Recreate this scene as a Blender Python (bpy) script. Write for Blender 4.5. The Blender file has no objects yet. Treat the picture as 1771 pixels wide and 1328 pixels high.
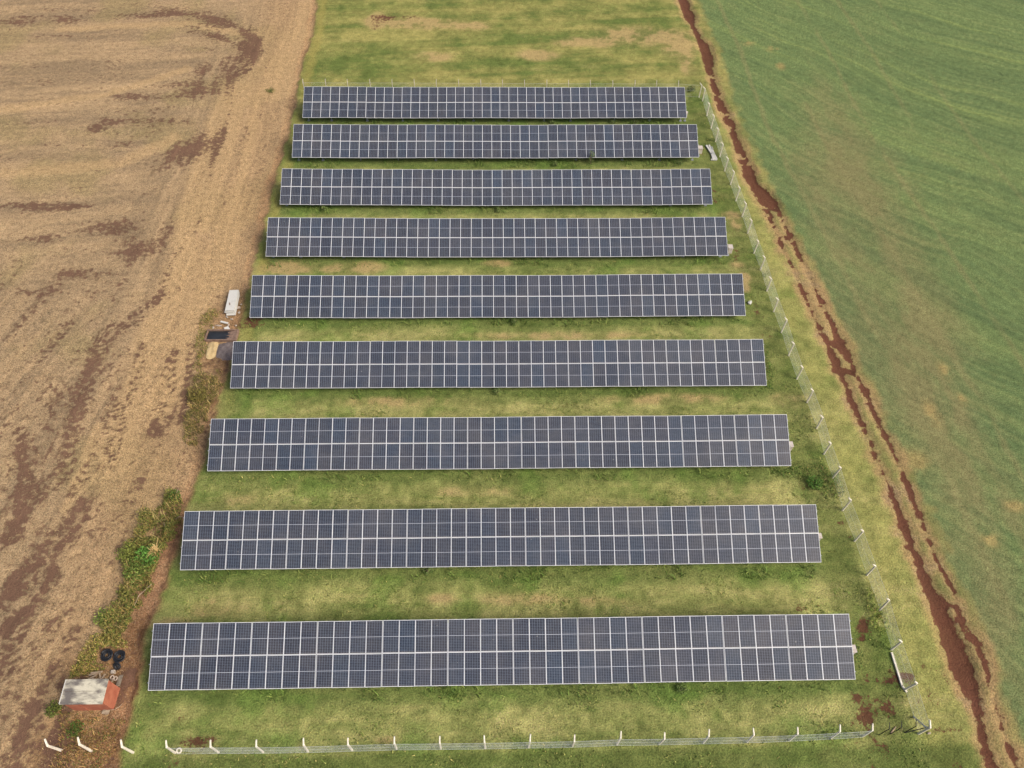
import bpy, bmesh, math, random
import numpy as np
from mathutils import Matrix, Vector, Euler

random.seed(7); RNG = np.random.default_rng(11)
SC = bpy.context.scene
COL = SC.collection
R = math.radians

# ------------------------------------------------------------------ camera (solved from the picture)
F_PX, CAM_H = 1265.243, 54.4807
def cam_axes(p, y, r):
    cp, sp = math.cos(p), math.sin(p)
    fwd = np.array([0, cp, -sp]); right = np.array([1., 0, 0]); up = np.array([0, sp, cp])
    cr, sr = math.cos(r), math.sin(r)
    right, up = cr*right + sr*up, -sr*right + cr*up
    cy, sy = math.cos(y), math.sin(y)
    Z = np.array([[cy, -sy, 0], [sy, cy, 0], [0, 0, 1]])
    return np.array([Z @ right, Z @ up, Z @ (-fwd)])
AX = cam_axes(R(52.02088), R(-1.79363), R(1.05723))
cd = bpy.data.cameras.new('camera'); cam = bpy.data.objects.new('camera', cd); COL.objects.link(cam)
mw = Matrix.Identity(4)
for c in range(3):
    for k in range(3): mw[k][c] = AX[c][k]
mw.translation = (0, 0, CAM_H)
cam.matrix_world = mw
cd.sensor_width = 36; cd.lens = 36*F_PX/1771; cd.clip_end = 6000; cd.clip_start = .5
SC.camera = cam
def gp(px, py, z=0.):                     # point of the site at height z seen at a place of the survey picture
    d = np.array([(px-885.5)/F_PX, -(py-664)/F_PX, -1.]) @ AX
    t = (z-CAM_H)/d[2]
    return np.array([d[0]*t, d[1]*t, z])
def gps(pts, z=0.): return np.array([gp(a, b, z)[:2] for a, b in pts])

# ------------------------------------------------------------------ light
SUN_EL, SUN_AZ = R(43), R(118)             # azimuth from +Y towards +X
w = bpy.data.worlds.new('World'); SC.world = w; w.use_nodes = True
nt = w.node_tree; nt.nodes.clear()
sky = nt.nodes.new('ShaderNodeTexSky'); sky.sky_type = 'NISHITA'; sky.sun_disc = False
sky.sun_elevation = SUN_EL; sky.sun_rotation = SUN_AZ; sky.dust_density = 6; sky.air_density = 1.0; sky.ozone_density = 1.0
bg = nt.nodes.new('ShaderNodeBackground'); bg.inputs['Strength'].default_value = .15
out = nt.nodes.new('ShaderNodeOutputWorld')
nt.links.new(sky.outputs[0], bg.inputs[0]); nt.links.new(bg.outputs[0], out.inputs[0])
sl = bpy.data.lights.new('sun', 'SUN'); so = bpy.data.objects.new('sun', sl); COL.objects.link(so)
sl.energy = 2.9; sl.angle = R(28); sl.color = (1, .96, .9)
sd = Vector((math.cos(SUN_EL)*math.sin(SUN_AZ), math.cos(SUN_EL)*math.cos(SUN_AZ), math.sin(SUN_EL)))
so.rotation_euler = sd.to_track_quat('Z', 'Y').to_euler()
SC.view_settings.view_transform = 'Standard'; SC.view_settings.look = 'None'; SC.view_settings.exposure = 0

# ------------------------------------------------------------------ colour helpers
KALB = .76                                # colour as seen -> base colour
def lin(c, k=KALB):
    c = np.asarray(c, float)/255.
    return np.where(c <= .04045, c/12.92, ((c+.055)/1.055)**2.4)*k
def l4(c, k=KALB): return tuple(float(v) for v in lin(c, k)) + (1.,)

# ------------------------------------------------------------------ node helpers
def new_mat(name):
    m = bpy.data.materials.new(name); m.use_nodes = True
    t = m.node_tree; b = t.nodes['Principled BSDF']
    return m, t, b
def N(t, typ, **kw):
    n = t.nodes.new(typ)
    for k, v in kw.items():
        if hasattr(n, k): setattr(n, k, v)
        else: n.inputs[k].default_value = v
    return n
def math_n(t, op, a, b=None, c=None, clamp=False):
    n = t.nodes.new('ShaderNodeMath'); n.operation = op; n.use_clamp = clamp
    for i, v in enumerate((a, b, c)):
        if v is None: continue
        if isinstance(v, (int, float)): n.inputs[i].default_value = v
        else: t.links.new(v, n.inputs[i])
    return n.outputs[0]
def mix_n(t, fac, a, b, blend='MIX'):
    n = t.nodes.new('ShaderNodeMix'); n.data_type = 'RGBA'; n.blend_type = blend
    for i, v in ((0, fac), (6, a), (7, b)):
        if isinstance(v, (int, float)): n.inputs[i].default_value = v
        elif isinstance(v, tuple): n.inputs[i].default_value = v
        else: t.links.new(v, n.inputs[i])
    return n.outputs[2]
def noise_n(t, vec, scale, detail=3, rough=.55):
    n = t.nodes.new('ShaderNodeTexNoise'); n.inputs['Scale'].default_value = scale
    n.inputs['Detail'].default_value = detail; n.inputs['Roughness'].default_value = rough
    t.links.new(vec, n.inputs['Vector']); return n.outputs['Fac']
def sstep(t, v, lo, hi):
    n = t.nodes.new('ShaderNodeMapRange'); n.interpolation_type = 'SMOOTHSTEP'
    n.inputs[1].default_value = lo; n.inputs[2].default_value = hi
    t.links.new(v, n.inputs[0]); return n.outputs[0]
def bump_n(t, b, h, dist, strength=1.):
    n = t.nodes.new('ShaderNodeBump'); n.inputs['Distance'].default_value = dist; n.inputs['Strength'].default_value = strength
    t.links.new(h, n.inputs['Height']); t.links.new(n.outputs[0], b.inputs['Normal'])

def grubby(name, c1, c2, scale=3., rough=.8, k=KALB, bump=.01, lo=.38, hi=.66):
    m, t, b = new_mat(name)
    g = t.nodes.new('ShaderNodeTexCoord')
    a = noise_n(t, g.outputs['Object'], scale, 6, .65)
    f = noise_n(t, g.outputs['Object'], scale*9, 3, .6)
    c = mix_n(t, sstep(t, a, lo, hi), l4(c1, k), l4(c2, k))
    v = math_n(t, 'MULTIPLY_ADD', f, .5, .75)
    cc = t.nodes.new('ShaderNodeCombineColor')
    for i in range(3): t.links.new(v, cc.inputs[i])
    t.links.new(mix_n(t, 1., c, cc.outputs[0], 'MULTIPLY'), b.inputs['Base Color'])
    b.inputs['Roughness'].default_value = rough
    bump_n(t, b, f, bump)
    return m

# ------------------------------------------------------------------ materials
def mat_terrain():
    m, t, b = new_mat('terrain')
    pos = t.nodes.new('ShaderNodeNewGeometry').outputs['Position']
    def attr(nm):
        a = t.nodes.new('ShaderNodeAttribute'); a.attribute_name = nm; return a
    col, scol, prm = attr('Col'), attr('SoilCol'), attr('Prm')
    sp = t.nodes.new('ShaderNodeSeparateColor'); t.links.new(prm.outputs['Color'], sp.inputs[0])
    soil, fleck, amp = sp.outputs[0], sp.outputs[1], sp.outputs[2]
    nA = noise_n(t, pos, 1.6, 6, .68)
    nB = noise_n(t, pos, 8.5, 4, .65)
    nC = noise_n(t, pos, 1.5, 8, .74)
    nD = noise_n(t, pos, 12., 3, .6)
    nE = noise_n(t, pos, 6., 4, .7)
    s = math_n(t, 'ADD', math_n(t, 'MULTIPLY', math_n(t, 'SUBTRACT', nA, .5), 1.1), math_n(t, 'MULTIPLY', math_n(t, 'SUBTRACT', nB, .5), 2.4))
    v = math_n(t, 'MULTIPLY_ADD', s, amp, 1.0)
    cc = t.nodes.new('ShaderNodeCombineColor')
    # warm / cool wobble of the ground cover
    hw = math_n(t, 'MULTIPLY_ADD', math_n(t, 'SUBTRACT', nE, .5), .35, 1.0)
    t.links.new(math_n(t, 'MULTIPLY', v, hw), cc.inputs[0]); t.links.new(v, cc.inputs[1])
    t.links.new(v, cc.inputs[2])
    c1 = mix_n(t, 1., col.outputs['Color'], cc.outputs[0], 'MULTIPLY')
    # bright dry flecks
    fm = sstep(t, math_n(t, 'ADD', math_n(t, 'MULTIPLY', fleck, .32), nD), .72, .80)
    c2 = mix_n(t, math_n(t, 'MULTIPLY', fm, .55), c1, l4((214, 186, 146)))
    ck = sstep(t, math_n(t, 'ADD', noise_n(t, pos, 4.5, 3, .6), math_n(t, 'MULTIPLY', math_n(t, 'SUBTRACT', fleck, .55), .9)), .56, .64)
    c2 = mix_n(t, math_n(t, 'MULTIPLY', ck, .30), c2, l4((104, 84, 68)))
    # bare soil with ragged edges
    so_ = math_n(t, 'ADD', soil, math_n(t, 'MULTIPLY', math_n(t, 'SUBTRACT', nC, .5), 3.1))
    so_ = math_n(t, 'ADD', so_, math_n(t, 'MULTIPLY', math_n(t, 'SUBTRACT', nB, .5), 1.5))
    sm = math_n(t, 'MULTIPLY', sstep(t, so_, .40, .62), .9)
    v2 = math_n(t, 'MULTIPLY_ADD', math_n(t, 'SUBTRACT', nB, .5), .7, 1.0)
    c3 = t.nodes.new('ShaderNodeCombineColor')
    for i in range(3): t.links.new(v2, c3.inputs[i])
    sc = mix_n(t, 1., scol.outputs['Color'], c3.outputs[0], 'MULTIPLY')
    t.links.new(mix_n(t, sm, c2, sc), b.inputs['Base Color'])
    b.inputs['Roughness'].default_value = .95; b.inputs['Specular IOR Level'].default_value = .12
    h = math_n(t, 'ADD', nB, math_n(t, 'MULTIPLY', nA, 1.2))
    h = math_n(t, 'SUBTRACT', h, math_n(t, 'MULTIPLY', sm, .25))
    bump_n(t, b, h, .11)
    return m

def mat_glass():
    m, t, b = new_mat('solar_glass')
    tc = t.nodes.new('ShaderNodeTexCoord'); sx = t.nodes.new('ShaderNodeSeparateXYZ'); t.links.new(tc.outputs['Object'], sx.inputs[0])
    x, y = sx.outputs[0], sx.outputs[1]
    def line(v, n, start, step, half):       # light line at each cell border
        u = math_n(t, 'DIVIDE', math_n(t, 'SUBTRACT', v, start), step)
        fr = math_n(t, 'ABSOLUTE', math_n(t, 'SUBTRACT', math_n(t, 'FRACT', math_n(t, 'ADD', u, .5)), .5))
        return math_n(t, 'LESS_THAN', fr, half/step)
    lx = line(x, 6, .038, 1.070/6, .0054)
    ly = line(y, 10, .045, 2.135/20, .0056)
    mid = math_n(t, 'LESS_THAN', math_n(t, 'ABSOLUTE', math_n(t, 'SUBTRACT', y, 1.1125)), .013)
    oi = t.nodes.new('ShaderNodeObjectInfo')
    wn = t.nodes.new('ShaderNodeTexWhiteNoise'); wn.noise_dimensions = '3D'
    # every cell a slightly different blue
    cv = t.nodes.new('ShaderNodeCombineXYZ')
    t.links.new(math_n(t, 'FLOOR', math_n(t, 'DIVIDE', math_n(t, 'SUBTRACT', x, .038), 1.070/6)), cv.inputs[0])
    t.links.new(math_n(t, 'FLOOR', math_n(t, 'DIVIDE', math_n(t, 'SUBTRACT', y, .045), 2.135/20)), cv.inputs[1])
    t.links.new(math_n(t, 'MULTIPLY', oi.outputs['Random'], 91.), cv.inputs[2])
    t.links.new(cv.outputs[0], wn.inputs['Vector'])
    r = t.nodes.new('ShaderNodeValToRGB'); t.links.new(oi.outputs['Random'], r.inputs[0])
    e = r.color_ramp.elements
    e[0].position = 0; e[0].color = (.0245, .030, .044, 1)
    e[1].position = 1; e[1].color = (.0245, .036, .058, 1)
    for p_, c_ in ((.35, (.026, .029, .042, 1)), (.62, (.030, .031, .042, 1)), (.86, (.0245, .033, .050, 1))):
        q = e.new(p_); q.color = c_
    pv = t.nodes.new('ShaderNodeTexWhiteNoise'); pv.noise_dimensions = '1D'; t.links.new(math_n(t, 'MULTIPLY', oi.outputs['Random'], 57.3), pv.inputs['W'])
    vv = math_n(t, 'MULTIPLY', math_n(t, 'MULTIPLY_ADD', wn.outputs['Value'], .34, .78), math_n(t, 'MULTIPLY_ADD', pv.outputs['Value'], .30, .82))
    vc = t.nodes.new('ShaderNodeCombineColor')
    for i in range(3): t.links.new(vv, vc.inputs[i])
    c = mix_n(t, 1., r.outputs[0], vc.outputs[0], 'MULTIPLY')
    c = mix_n(t, math_n(t, 'MULTIPLY', ly, .8), c, (.20, .23, .29, 1))
    c = mix_n(t, lx, c, (.21, .24, .30, 1))
    c = mix_n(t, math_n(t, 'MULTIPLY', mid, .9), c, (.50, .53, .60, 1))
    # thin dust film, a little heavier along the lower border
    pos_g = t.nodes.new('ShaderNodeNewGeometry').outputs['Position']
    nz = noise_n(t, pos_g, .35, 6, .68)
    du = math_n(t, 'MULTIPLY', sstep(t, nz, .36, .72), .10)
    c = mix_n(t, du, c, (.30, .26, .22, 1))
    low = sstep(t, math_n(t, 'ADD', y, math_n(t, 'MULTIPLY', noise_n(t, pos_g, 7., 3, .6), .22)), .26, .10)
    c = mix_n(t, math_n(t, 'MULTIPLY', low, .22), c, (.30, .25, .19, 1))
    sp_ = sstep(t, noise_n(t, pos_g, 4.5, 2, .5), .74, .78)
    c = mix_n(t, math_n(t, 'MULTIPLY', sp_, .30), c, (.45, .43, .40, 1))
    t.links.new(c, b.inputs['Base Color'])
    b.inputs['Roughness'].default_value = .13; b.inputs['Specular IOR Level'].default_value = .35
    return m

M = {}
M['terrain'] = mat_terrain()
M['glass'] = mat_glass()
M['alu'] = grubby('aluminium_frame', (244, 244, 246), (222, 224, 228), 1.5, .45, .74, .001)
M['steel'] = grubby('galvanised_steel', (190, 194, 198), (160, 164, 168), 4, .5, .6, .002)
M['backsheet'] = grubby('backsheet', (210, 210, 212), (200, 200, 204), 2, .7, .6, .001)
M['concrete'] = grubby('cast_concrete', (236, 228, 210), (208, 198, 180), 3.5, .9, .92, .006)
M['slab'] = grubby('white_slab', (230, 227, 218), (192, 188, 178), 2.2, .8, .66, .006, .5, .85)
M['wire'] = grubby('galvanised_wire', (232, 236, 230), (214, 220, 214), 2, .5, .8, .001)
M['orange'] = grubby('orange_brick_paint', (208, 126, 94), (186, 104, 76), 1.6, .9, .62, .006)
M['wood'] = grubby('pale_timber', (222, 196, 164), (188, 158, 126), 6, .85, .6, .004)
M['ply'] = grubby('weathered_ply', (208, 188, 160), (170, 148, 122), 4, .85, .55, .003)
M['black'] = grubby('black_plastic', (46, 48, 54), (34, 36, 40), 5, .5, .55, .002)
M['darkmetal'] = grubby('dark_metal', (52, 52, 50), (38, 36, 34), 5, .6, .6, .002)
M['sand'] = grubby('yellow_sand', (224, 196, 144), (204, 174, 122), 2.5, .95, .74, .02)
M['gravel'] = grubby('grey_gravel', (150, 136, 130), (122, 108, 106), 5, .95, .68, .03)
M['brickrim'] = grubby('brick_rim', (168, 138, 118), (136, 108, 92), 5, .9, .66, .006)
M['tank'] = grubby('dark_sediment', (66, 68, 72), (52, 54, 58), 2, .35, .5, .003)
M['rock'] = grubby('pale_rubble', (214, 202, 186), (182, 160, 140), 6, .9, .62, .01)
M['pvc'] = grubby('pale_clay_ring', (226, 204, 184), (204, 178, 156), 6, .7, .6, .002)
M['tan_box'] = grubby('cream_enamel', (226, 216, 204), (206, 190, 176), 4, .6, .7, .002)

def mat_roof():
    m, t, b = new_mat('stained_fibre_cement')
    g = t.nodes.new('ShaderNodeTexCoord').outputs['Object']
    mp = t.nodes.new('ShaderNodeMapping'); mp.inputs['Scale'].default_value = (.75, 1.5, 1)
    t.links.new(g, mp.inputs[0])
    a = noise_n(t, mp.outputs[0], .9, 4, .5); f = noise_n(t, g, 14, 3, .6)
    c = mix_n(t, sstep(t, a, .42, .60), l4((222, 214, 190), .70), l4((128, 120, 114), .6))
    c = mix_n(t, math_n(t, 'MULTIPLY', sstep(t, noise_n(t, mp.outputs[0], 2.2, 5, .6), .52, .74), .7), c, l4((96, 90, 88), .55))
    v = math_n(t, 'MULTIPLY_ADD', f, .4, .8); cc = t.nodes.new('ShaderNodeCombineColor')
    for i in range(3): t.links.new(v, cc.inputs[i])
    t.links.new(mix_n(t, 1., c, cc.outputs[0], 'MULTIPLY'), b.inputs['Base Color'])
    b.inputs['Roughness'].default_value = .9
    return m
M['roof'] = mat_roof()

def mat_leaf():
    m, t, b = new_mat('leaf')
    a = t.nodes.new('ShaderNodeAttribute'); a.attribute_name = 'Col'
    t.links.new(a.outputs['Color'], b.inputs['Base Color'])
    b.inputs['Roughness'].default_value = .75; b.inputs['Specular IOR Level'].default_value = .2
    return m
M['leaf'] = mat_leaf()

# ------------------------------------------------------------------ object helpers
def link(name, me, parent=None, mat=None):
    o = bpy.data.objects.new(name, me); COL.objects.link(o)
    if parent is not None: o.parent = parent
    if mat is not None and not me.materials: me.materials.append(mat)
    return o
def tag(o, label=None, cat=None, group=None, kind=None):
    if label: o['label'] = label
    if cat: o['category'] = cat
    if group: o['group'] = group
    if kind: o['kind'] = kind
    return o
def empty(name, loc, rz=0., label=None, cat=None, group=None):
    o = bpy.data.objects.new(name, None); COL.objects.link(o); o.empty_display_size = .3
    o.location = loc; o.rotation_euler = (0, 0, rz)
    return tag(o, label, cat, group)
class MB:
    def __init__(s): s.v = []; s.f = []
    def add(s, vs, fs):
        k = len(s.v); s.v += [tuple(p) for p in vs]; s.f += [tuple(i+k for i in f) for f in fs]
    def box(s, c, d, rot=None, taper=1.):
        vs = []
        for sz in (-1, 1):
            for sx, sy in ((-1, -1), (1, -1), (1, 1), (-1, 1)):
                q = taper if sz > 0 else 1.
                p = Vector((sx*d[0]/2*q, sy*d[1]/2*q, sz*d[2]/2))
                if rot is not None: p = rot @ p
                vs.append(p + Vector(c))
        s.add(vs, [(3, 2, 1, 0), (4, 5, 6, 7), (0, 1, 5, 4), (1, 2, 6, 5), (2, 3, 7, 6), (3, 0, 4, 7)])
    def tube(s, pts, rad, n=6, closed=False):
        pts = [Vector(p) for p in pts]; m = len(pts)
        rads = rad if isinstance(rad, (list, tuple)) else [rad]*m
        rings = []
        for i, p in enumerate(pts):
            if closed: d = pts[(i+1) % m]-pts[i-1]
            else: d = pts[min(i+1, m-1)]-pts[max(i-1, 0)]
            d.normalize()
            u = d.cross(Vector((0, 0, 1)))
            if u.length < .05: u = d.cross(Vector((1, 0, 0)))
            u.normalize(); v = d.cross(u)
            rings.append([p + (u*math.cos(6.28318*k/n)+v*math.sin(6.28318*k/n))*rads[i] for k in range(n)])
        vs = [p for r in rings for p in r]; fs = []
        for i in range(m if closed else m-1):
            j = (i+1) % m
            for k in range(n): fs.append((i*n+k, i*n+(k+1) % n, j*n+(k+1) % n, j*n+k))
        if not closed: fs += [tuple(range(n))[::-1], tuple((m-1)*n+k for k in range(n))]
        s.add(vs, fs)
    def mesh(s, name, mat=None, smooth=False):
        me = bpy.data.meshes.new(name); me.from_pydata(s.v, [], s.f); me.update()
        if mat: me.materials.append(mat)
        if smooth:
            for p in me.polygons: p.use_smooth = True
        return me
    def build(s, name, mat, parent=None, smooth=False):
        return link(name, s.mesh(name, mat, smooth), parent)
def bevel(me, wd=.01):
    bm = bmesh.new(); bm.from_mesh(me)
    bmesh.ops.bevel(bm, geom=bm.edges[:], offset=wd, segments=1, affect='EDGES'); bm.to_mesh(me); bm.free()
    return me
def np_mesh(name, v, f, mat, cols=None):       # v (n,3), f (m,4) int arrays
    me = bpy.data.meshes.new(name)
    me.vertices.add(len(v)); me.vertices.foreach_set('co', np.ascontiguousarray(v, np.float32).ravel())
    k = f.shape[1]
    me.loops.add(f.size); me.loops.foreach_set('vertex_index', np.ascontiguousarray(f, np.int32).ravel())
    me.polygons.add(len(f)); me.polygons.foreach_set('loop_start', np.arange(0, f.size, k, dtype=np.int32))
    me.update(calc_edges=True)
    for nm, a in (cols or {}).items():
        at = me.attributes.new(nm, 'FLOAT_COLOR', 'POINT')
        b = np.ones((len(v), 4), np.float32); b[:, :a.shape[1]] = a
        at.data.foreach_set('color', b.ravel())
    me.materials.append(mat)
    return me

# ------------------------------------------------------------------ noise on arrays
def _h(ix, iy, s):
    n = (ix.astype(np.int64)*374761393 + iy.astype(np.int64)*668265263 + s*1274126177) & 0xffffffff
    n = ((n ^ (n >> 13))*1274126177) & 0xffffffff
    return ((n ^ (n >> 16)) & 0xffff)/65535.
def vn(x, y, s=0):
    ix, iy = np.floor(x), np.floor(y); fx, fy = x-ix, y-iy
    fx = fx*fx*(3-2*fx); fy = fy*fy*(3-2*fy)
    a, b, c, d = _h(ix, iy, s), _h(ix+1, iy, s), _h(ix, iy+1, s), _h(ix+1, iy+1, s)
    return (a*(1-fx)+b*fx)*(1-fy)+(c*(1-fx)+d*fx)*fy
def fbm(x, y, s=0, o=4):
    t = 0; a = .5; q = 0
    for k in range(o):
        t = t + a*vn(x*2**k+17.3*k, y*2**k-9.1*k, s+k*7); q += a; a *= .55
    return t/q
def ss(v, lo, hi):
    u = np.clip((v-lo)/(hi-lo), 0, 1); return u*u*(3-2*u)
def polydist(x, y, P, pad=6.):
    P = np.asarray(P); d = np.full(x.shape, 1e3)
    lo, hi = P.min(0)-pad, P.max(0)+pad
    k = (x > lo[0]) & (x < hi[0]) & (y > lo[1]) & (y < hi[1])
    xs, ys = x[k], y[k]; dd = np.full(xs.shape, 1e6); tt = np.zeros(xs.shape); n = len(P)-1
    for i in range(n):
        a, b = P[i], P[i+1]; e = b-a; L = max(e@e, 1e-9)
        u = np.clip(((xs-a[0])*e[0]+(ys-a[1])*e[1])/L, 0, 1)
        q = (xs-a[0]-u*e[0])**2+(ys-a[1]-u*e[1])**2
        m = q < dd; dd[m] = q[m]; tt[m] = (i+u[m])/n
    d[k] = np.sqrt(dd)
    T = np.zeros(x.shape); T[k] = tt
    return d, T

# ------------------------------------------------------------------ site layout (measured from the picture)
YS = [85.56, 76.92, 68.20, 59.42, 50.54, 41.62, 32.72, 23.80, 14.97]
XS = [-24.96, -24.86, -24.82, -24.77, -24.69, -24.65, -24.62, -24.53, -24.49]
PH = [.04, .07, -.14, -.13, .01, -.06, .02, .08, .11]
ZR = [.06, .09, -.07, -.01, -.14, -.09, .02, .12, .01]
TILT, PITCH, GAP, PL, PW = R(26.156), 1.15, .03, 2.225, 1.146
ROW_W = 43*PITCH+10*GAP; ROW_D = 4.466*math.cos(TILT)
LEFT_PX = [(552, -20), (548, 0), (540, 60), (522, 120), (512, 170), (500, 230), (483, 290), (465, 340), (455, 400), (435, 470), (425, 510), (412, 560), (402, 610), (388, 655), (372, 700), (358, 760), (342, 830), (322, 880), (305, 940), (288, 1000), (262, 1060), (250, 1100), (240, 1150), (232, 1200), (222, 1240), (205, 1290), (195, 1330), (185, 1370), (110, 1560)]
RIGHT_PX = [(1200, -20), (1206, 0), (1245, 90), (1262, 150), (1290, 230), (1330, 310), (1360, 370), (1400, 450), (1450, 560), (1510, 680), (1560, 790), (1610, 900), (1660, 1020), (1700, 1110), (1740, 1220), (1771, 1300), (1790, 1350), (1806, 1390), (1885, 1560)]
LP, RP = gps(LEFT_PX), gps(RIGHT_PX)
def xb(P, y):
    k = np.argsort(P[:, 1]); return np.interp(y, P[k, 1], P[k, 0])
DM = [(1178, -15, 12), (1185, 8, 18), (1193, 28, 22), (1197, 42, 9), (1206, 60, 10), (1219, 80, 20), (1224, 100, 22), (1226, 113, 16), (1234, 145, 12), (1244, 174, 15), (1254, 195, 17), (1263, 215, 18), (1272, 240, 15), (1281, 262, 18), (1292, 290, 22), (1304, 316, 24), (1320, 335, 34), (1332, 352, 34)]
DR = [(1335, 352, 26), (1348, 366, 11), (1370, 413, 12), (1392, 461, 13), (1413, 505, 10), (1435, 552, 10), (1452, 590, 20), (1469, 622, 14), (1493, 667, 13), (1513, 714, 13), (1537, 762, 12), (1560, 816, 9), (1577, 856, 12), (1592, 892, 12), (1604, 925, 9), (1618, 962, 13), (1642, 1003, 9), (1655, 1044, 11), (1669, 1090, 14), (1692, 1118, 15), (1708, 1165, 10), (1718, 1205, 14), (1733, 1255, 11), (1750, 1308, 10), (1764, 1345, 10), (1840, 1560, 11)]
DL = [(1326, 362, 15), (1344, 405, 8), (1357, 435, 9), (1374, 466, 6), (1391, 510, 7), (1413, 556, 9), (1430, 590, 10), (1446, 625, 18), (1461, 655, 14), (1472, 690, 12), (1488, 724, 12), (1501, 755, 12), (1523, 806, 12), (1540, 846, 13), (1557, 890, 16), (1577, 942, 17), (1594, 983, 19), (1610, 1020, 25), (1628, 1060, 33), (1645, 1100, 42), (1662, 1140, 48), (1676, 1180, 38), (1687, 1214, 24), (1696, 1251, 21), (1706, 1295, 24), (1722, 1335, 27), (1735, 1370, 27), (1805, 1560, 26)]
CROSS = [[(1344, 405, 9), (1358, 408, 12), (1372, 415, 11)], [(1428, 588, 12), (1440, 592, 18), (1452, 596, 16)], [(1450, 640, 18), (1470, 640, 18), (1490, 660, 10)], [(1612, 1025, 16), (1634, 1042, 20), (1655, 1048, 12)]]

# ------------------------------------------------------------------ terrain
def make_terrain():
    ys = list(np.arange(-16, 3.0, .34))+[3.0]
    while ys[-1] < 150: ys.append(ys[-1] + .13 + .0026*max(0, ys[-1]-8))
    ys = np.array(ys); xs = np.arange(-128, 128.01, .19)
    X, Y = np.meshgrid(xs, ys); nx, ny = len(xs), len(ys)
    x, y = X.ravel(), Y.ravel()
    wob = (fbm(x*.9, y*.9, 3)-.5)
    n1 = fbm(x*.12, y*.12, 21, 4); n2 = fbm(x*.5, y*.5, 31, 4); n3 = fbm(x*1.7, y*1.7, 41, 4)
    dL = x - xb(LP, y) - wob*1.0
    dR = x - xb(RP, y) - wob*1.6
    C3 = lambda c: lin(c)[None, :]
    # ---- ploughed field
    edge = -(x - xb(LP, y))                           # metres west of the boundary
    wx = fbm(x*.05, y*.05, 55)*7
    th = math.atan2(*(gps([(305, 512)])[0]-gps([(113, 815)])[0]))   # tracks of the southern half
    s_low = x*math.cos(th) - y*math.sin(th) + wx*.5
    s_int = y - .10*x + wx*.7 + .0035*np.clip(edge-8, 0, 60)**2*.0
    s_hd = edge + wx*.25
    q = np.clip(edge-14 + (y-100)*.22, -10, 10)
    wl = ss(y + .15*x + wx*.8, 58, 46)
    wh = ss(edge + (fbm(x*.08, y*.08, 77)-.5)*5 + np.clip(y-95, 0, 30)*.25, 19, 12)
    stripe = lambda s, a, k, sd: fbm(s*k, a*.05, sd, 4)
    st_int = stripe(s_int, x, .55, 61); st_hd = stripe(s_hd, y, .9, 62); st_low = stripe(s_low, y, .75, 63)
    up = st_int*(1-wh)+st_hd*wh
    st = up*(1-wl)+st_low*wl
    st2 = fbm(s_low*2.4, y*.12, 64, 3)*wl + (fbm(s_int*1.7, x*.1, 65, 3)*(1-wh)+fbm(s_hd*2.2, y*.1, 66, 3)*wh)*(1-wl)
    st3 = fbm(s_low*3.2, y*.10, 67, 3)*wl + (fbm(s_int*2.6, x*.08, 68, 3)*(1-wh)+fbm(s_hd*3.2, y*.08, 69, 3)*wh)*(1-wl)
    a_ = np.clip((st-.5)*1.6+.5 + (n2-.5)*.9 + (st3-.5)*.9, 0, 1)[:, None]
    pf = C3((155, 132, 102))*(1-a_) + C3((192, 162, 122))*a_
    g_ = (ss(n1, .52, .72)*.45)[:, None]
    pf = pf*(1-g_) + C3((153, 138, 90))*g_
    hd = (ss(edge, 13, 4)*.55)[:, None]
    pf = pf*(1-hd) + C3((190, 154, 110))*hd
    pf = pf*(1+(n3-.5)*.30+(st2-.5)*.22)[:, None]
    soilP = .00 + .20*ss(st, .54, .30) + .6*(n2-.5) + .45*(st2-.5) + .3*(st3-.5) + .17*wl
    def blob(P, px, py, rx, ry, amp, soft=1.7, ang=0.):
        c = gp(px, py); ax = abs(gp(px+rx, py)[0]-c[0]); ay = abs(gp(px, py-ry)[1]-c[1])
        k = np.where((np.abs(x-c[0]) < 3*max(ax, ay)) & (np.abs(y-c[1]) < 3*max(ax, ay)))[0]
        dx, dy = x[k]-c[0], y[k]-c[1]
        if ang: dx, dy = dx*math.cos(ang)+dy*math.sin(ang), -dx*math.sin(ang)+dy*math.cos(ang)
        d = np.sqrt((dx/ax)**2+(dy/ay)**2)
        P[k] = P[k] + amp*ss(d, soft, .25)
    for b in [(360, 26, 32, 7), (120, 34, 30, 7), (40, 38, 40, 9), (240, 28, 40, 6), (290, 22, 28, 9), (385, 40, 30, 10), (425, 58, 20, 12), (440, 75, 14, 18), (428, 90, 16, 16), (405, 108, 18, 16), (392, 126, 12, 12), (375, 62, 24, 9), (350, 48, 40, 8), (352, 122, 24, 12), (365, 150, 40, 16), (300, 146, 40, 9), (245, 167, 52, 7), (335, 162, 30, 10), (250, 190, 60, 8), (275, 210, 60, 9), (180, 215, 22, 12), (165, 222, 16, 8), (350, 240, 26, 20), (330, 262, 40, 22), (300, 270, 44, 18), (272, 298, 22, 12), (375, 245, 10, 30), (215, 252, 40, 6), (75, 250, 30, 5), (30, 354, 36, 7), (85, 356, 40, 9), (130, 358, 30, 7), (215, 398, 26, 22), (250, 425, 34, 16), (235, 440, 44, 14), (180, 392, 40, 14), (140, 470, 50, 10), (75, 415, 30, 10), (60, 505, 40, 8), (290, 395, 16, 22), (20, 1010, 16, 24), (24, 910, 12, 30), (10, 1090, 12, 20), (430, 225, 10, 30), (90, 700, 12, 18), (40, 770, 9, 20)]:
        blob(soilP, *b, .40)
    n1b = fbm(x*.22, y*.22, 27, 3)
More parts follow.
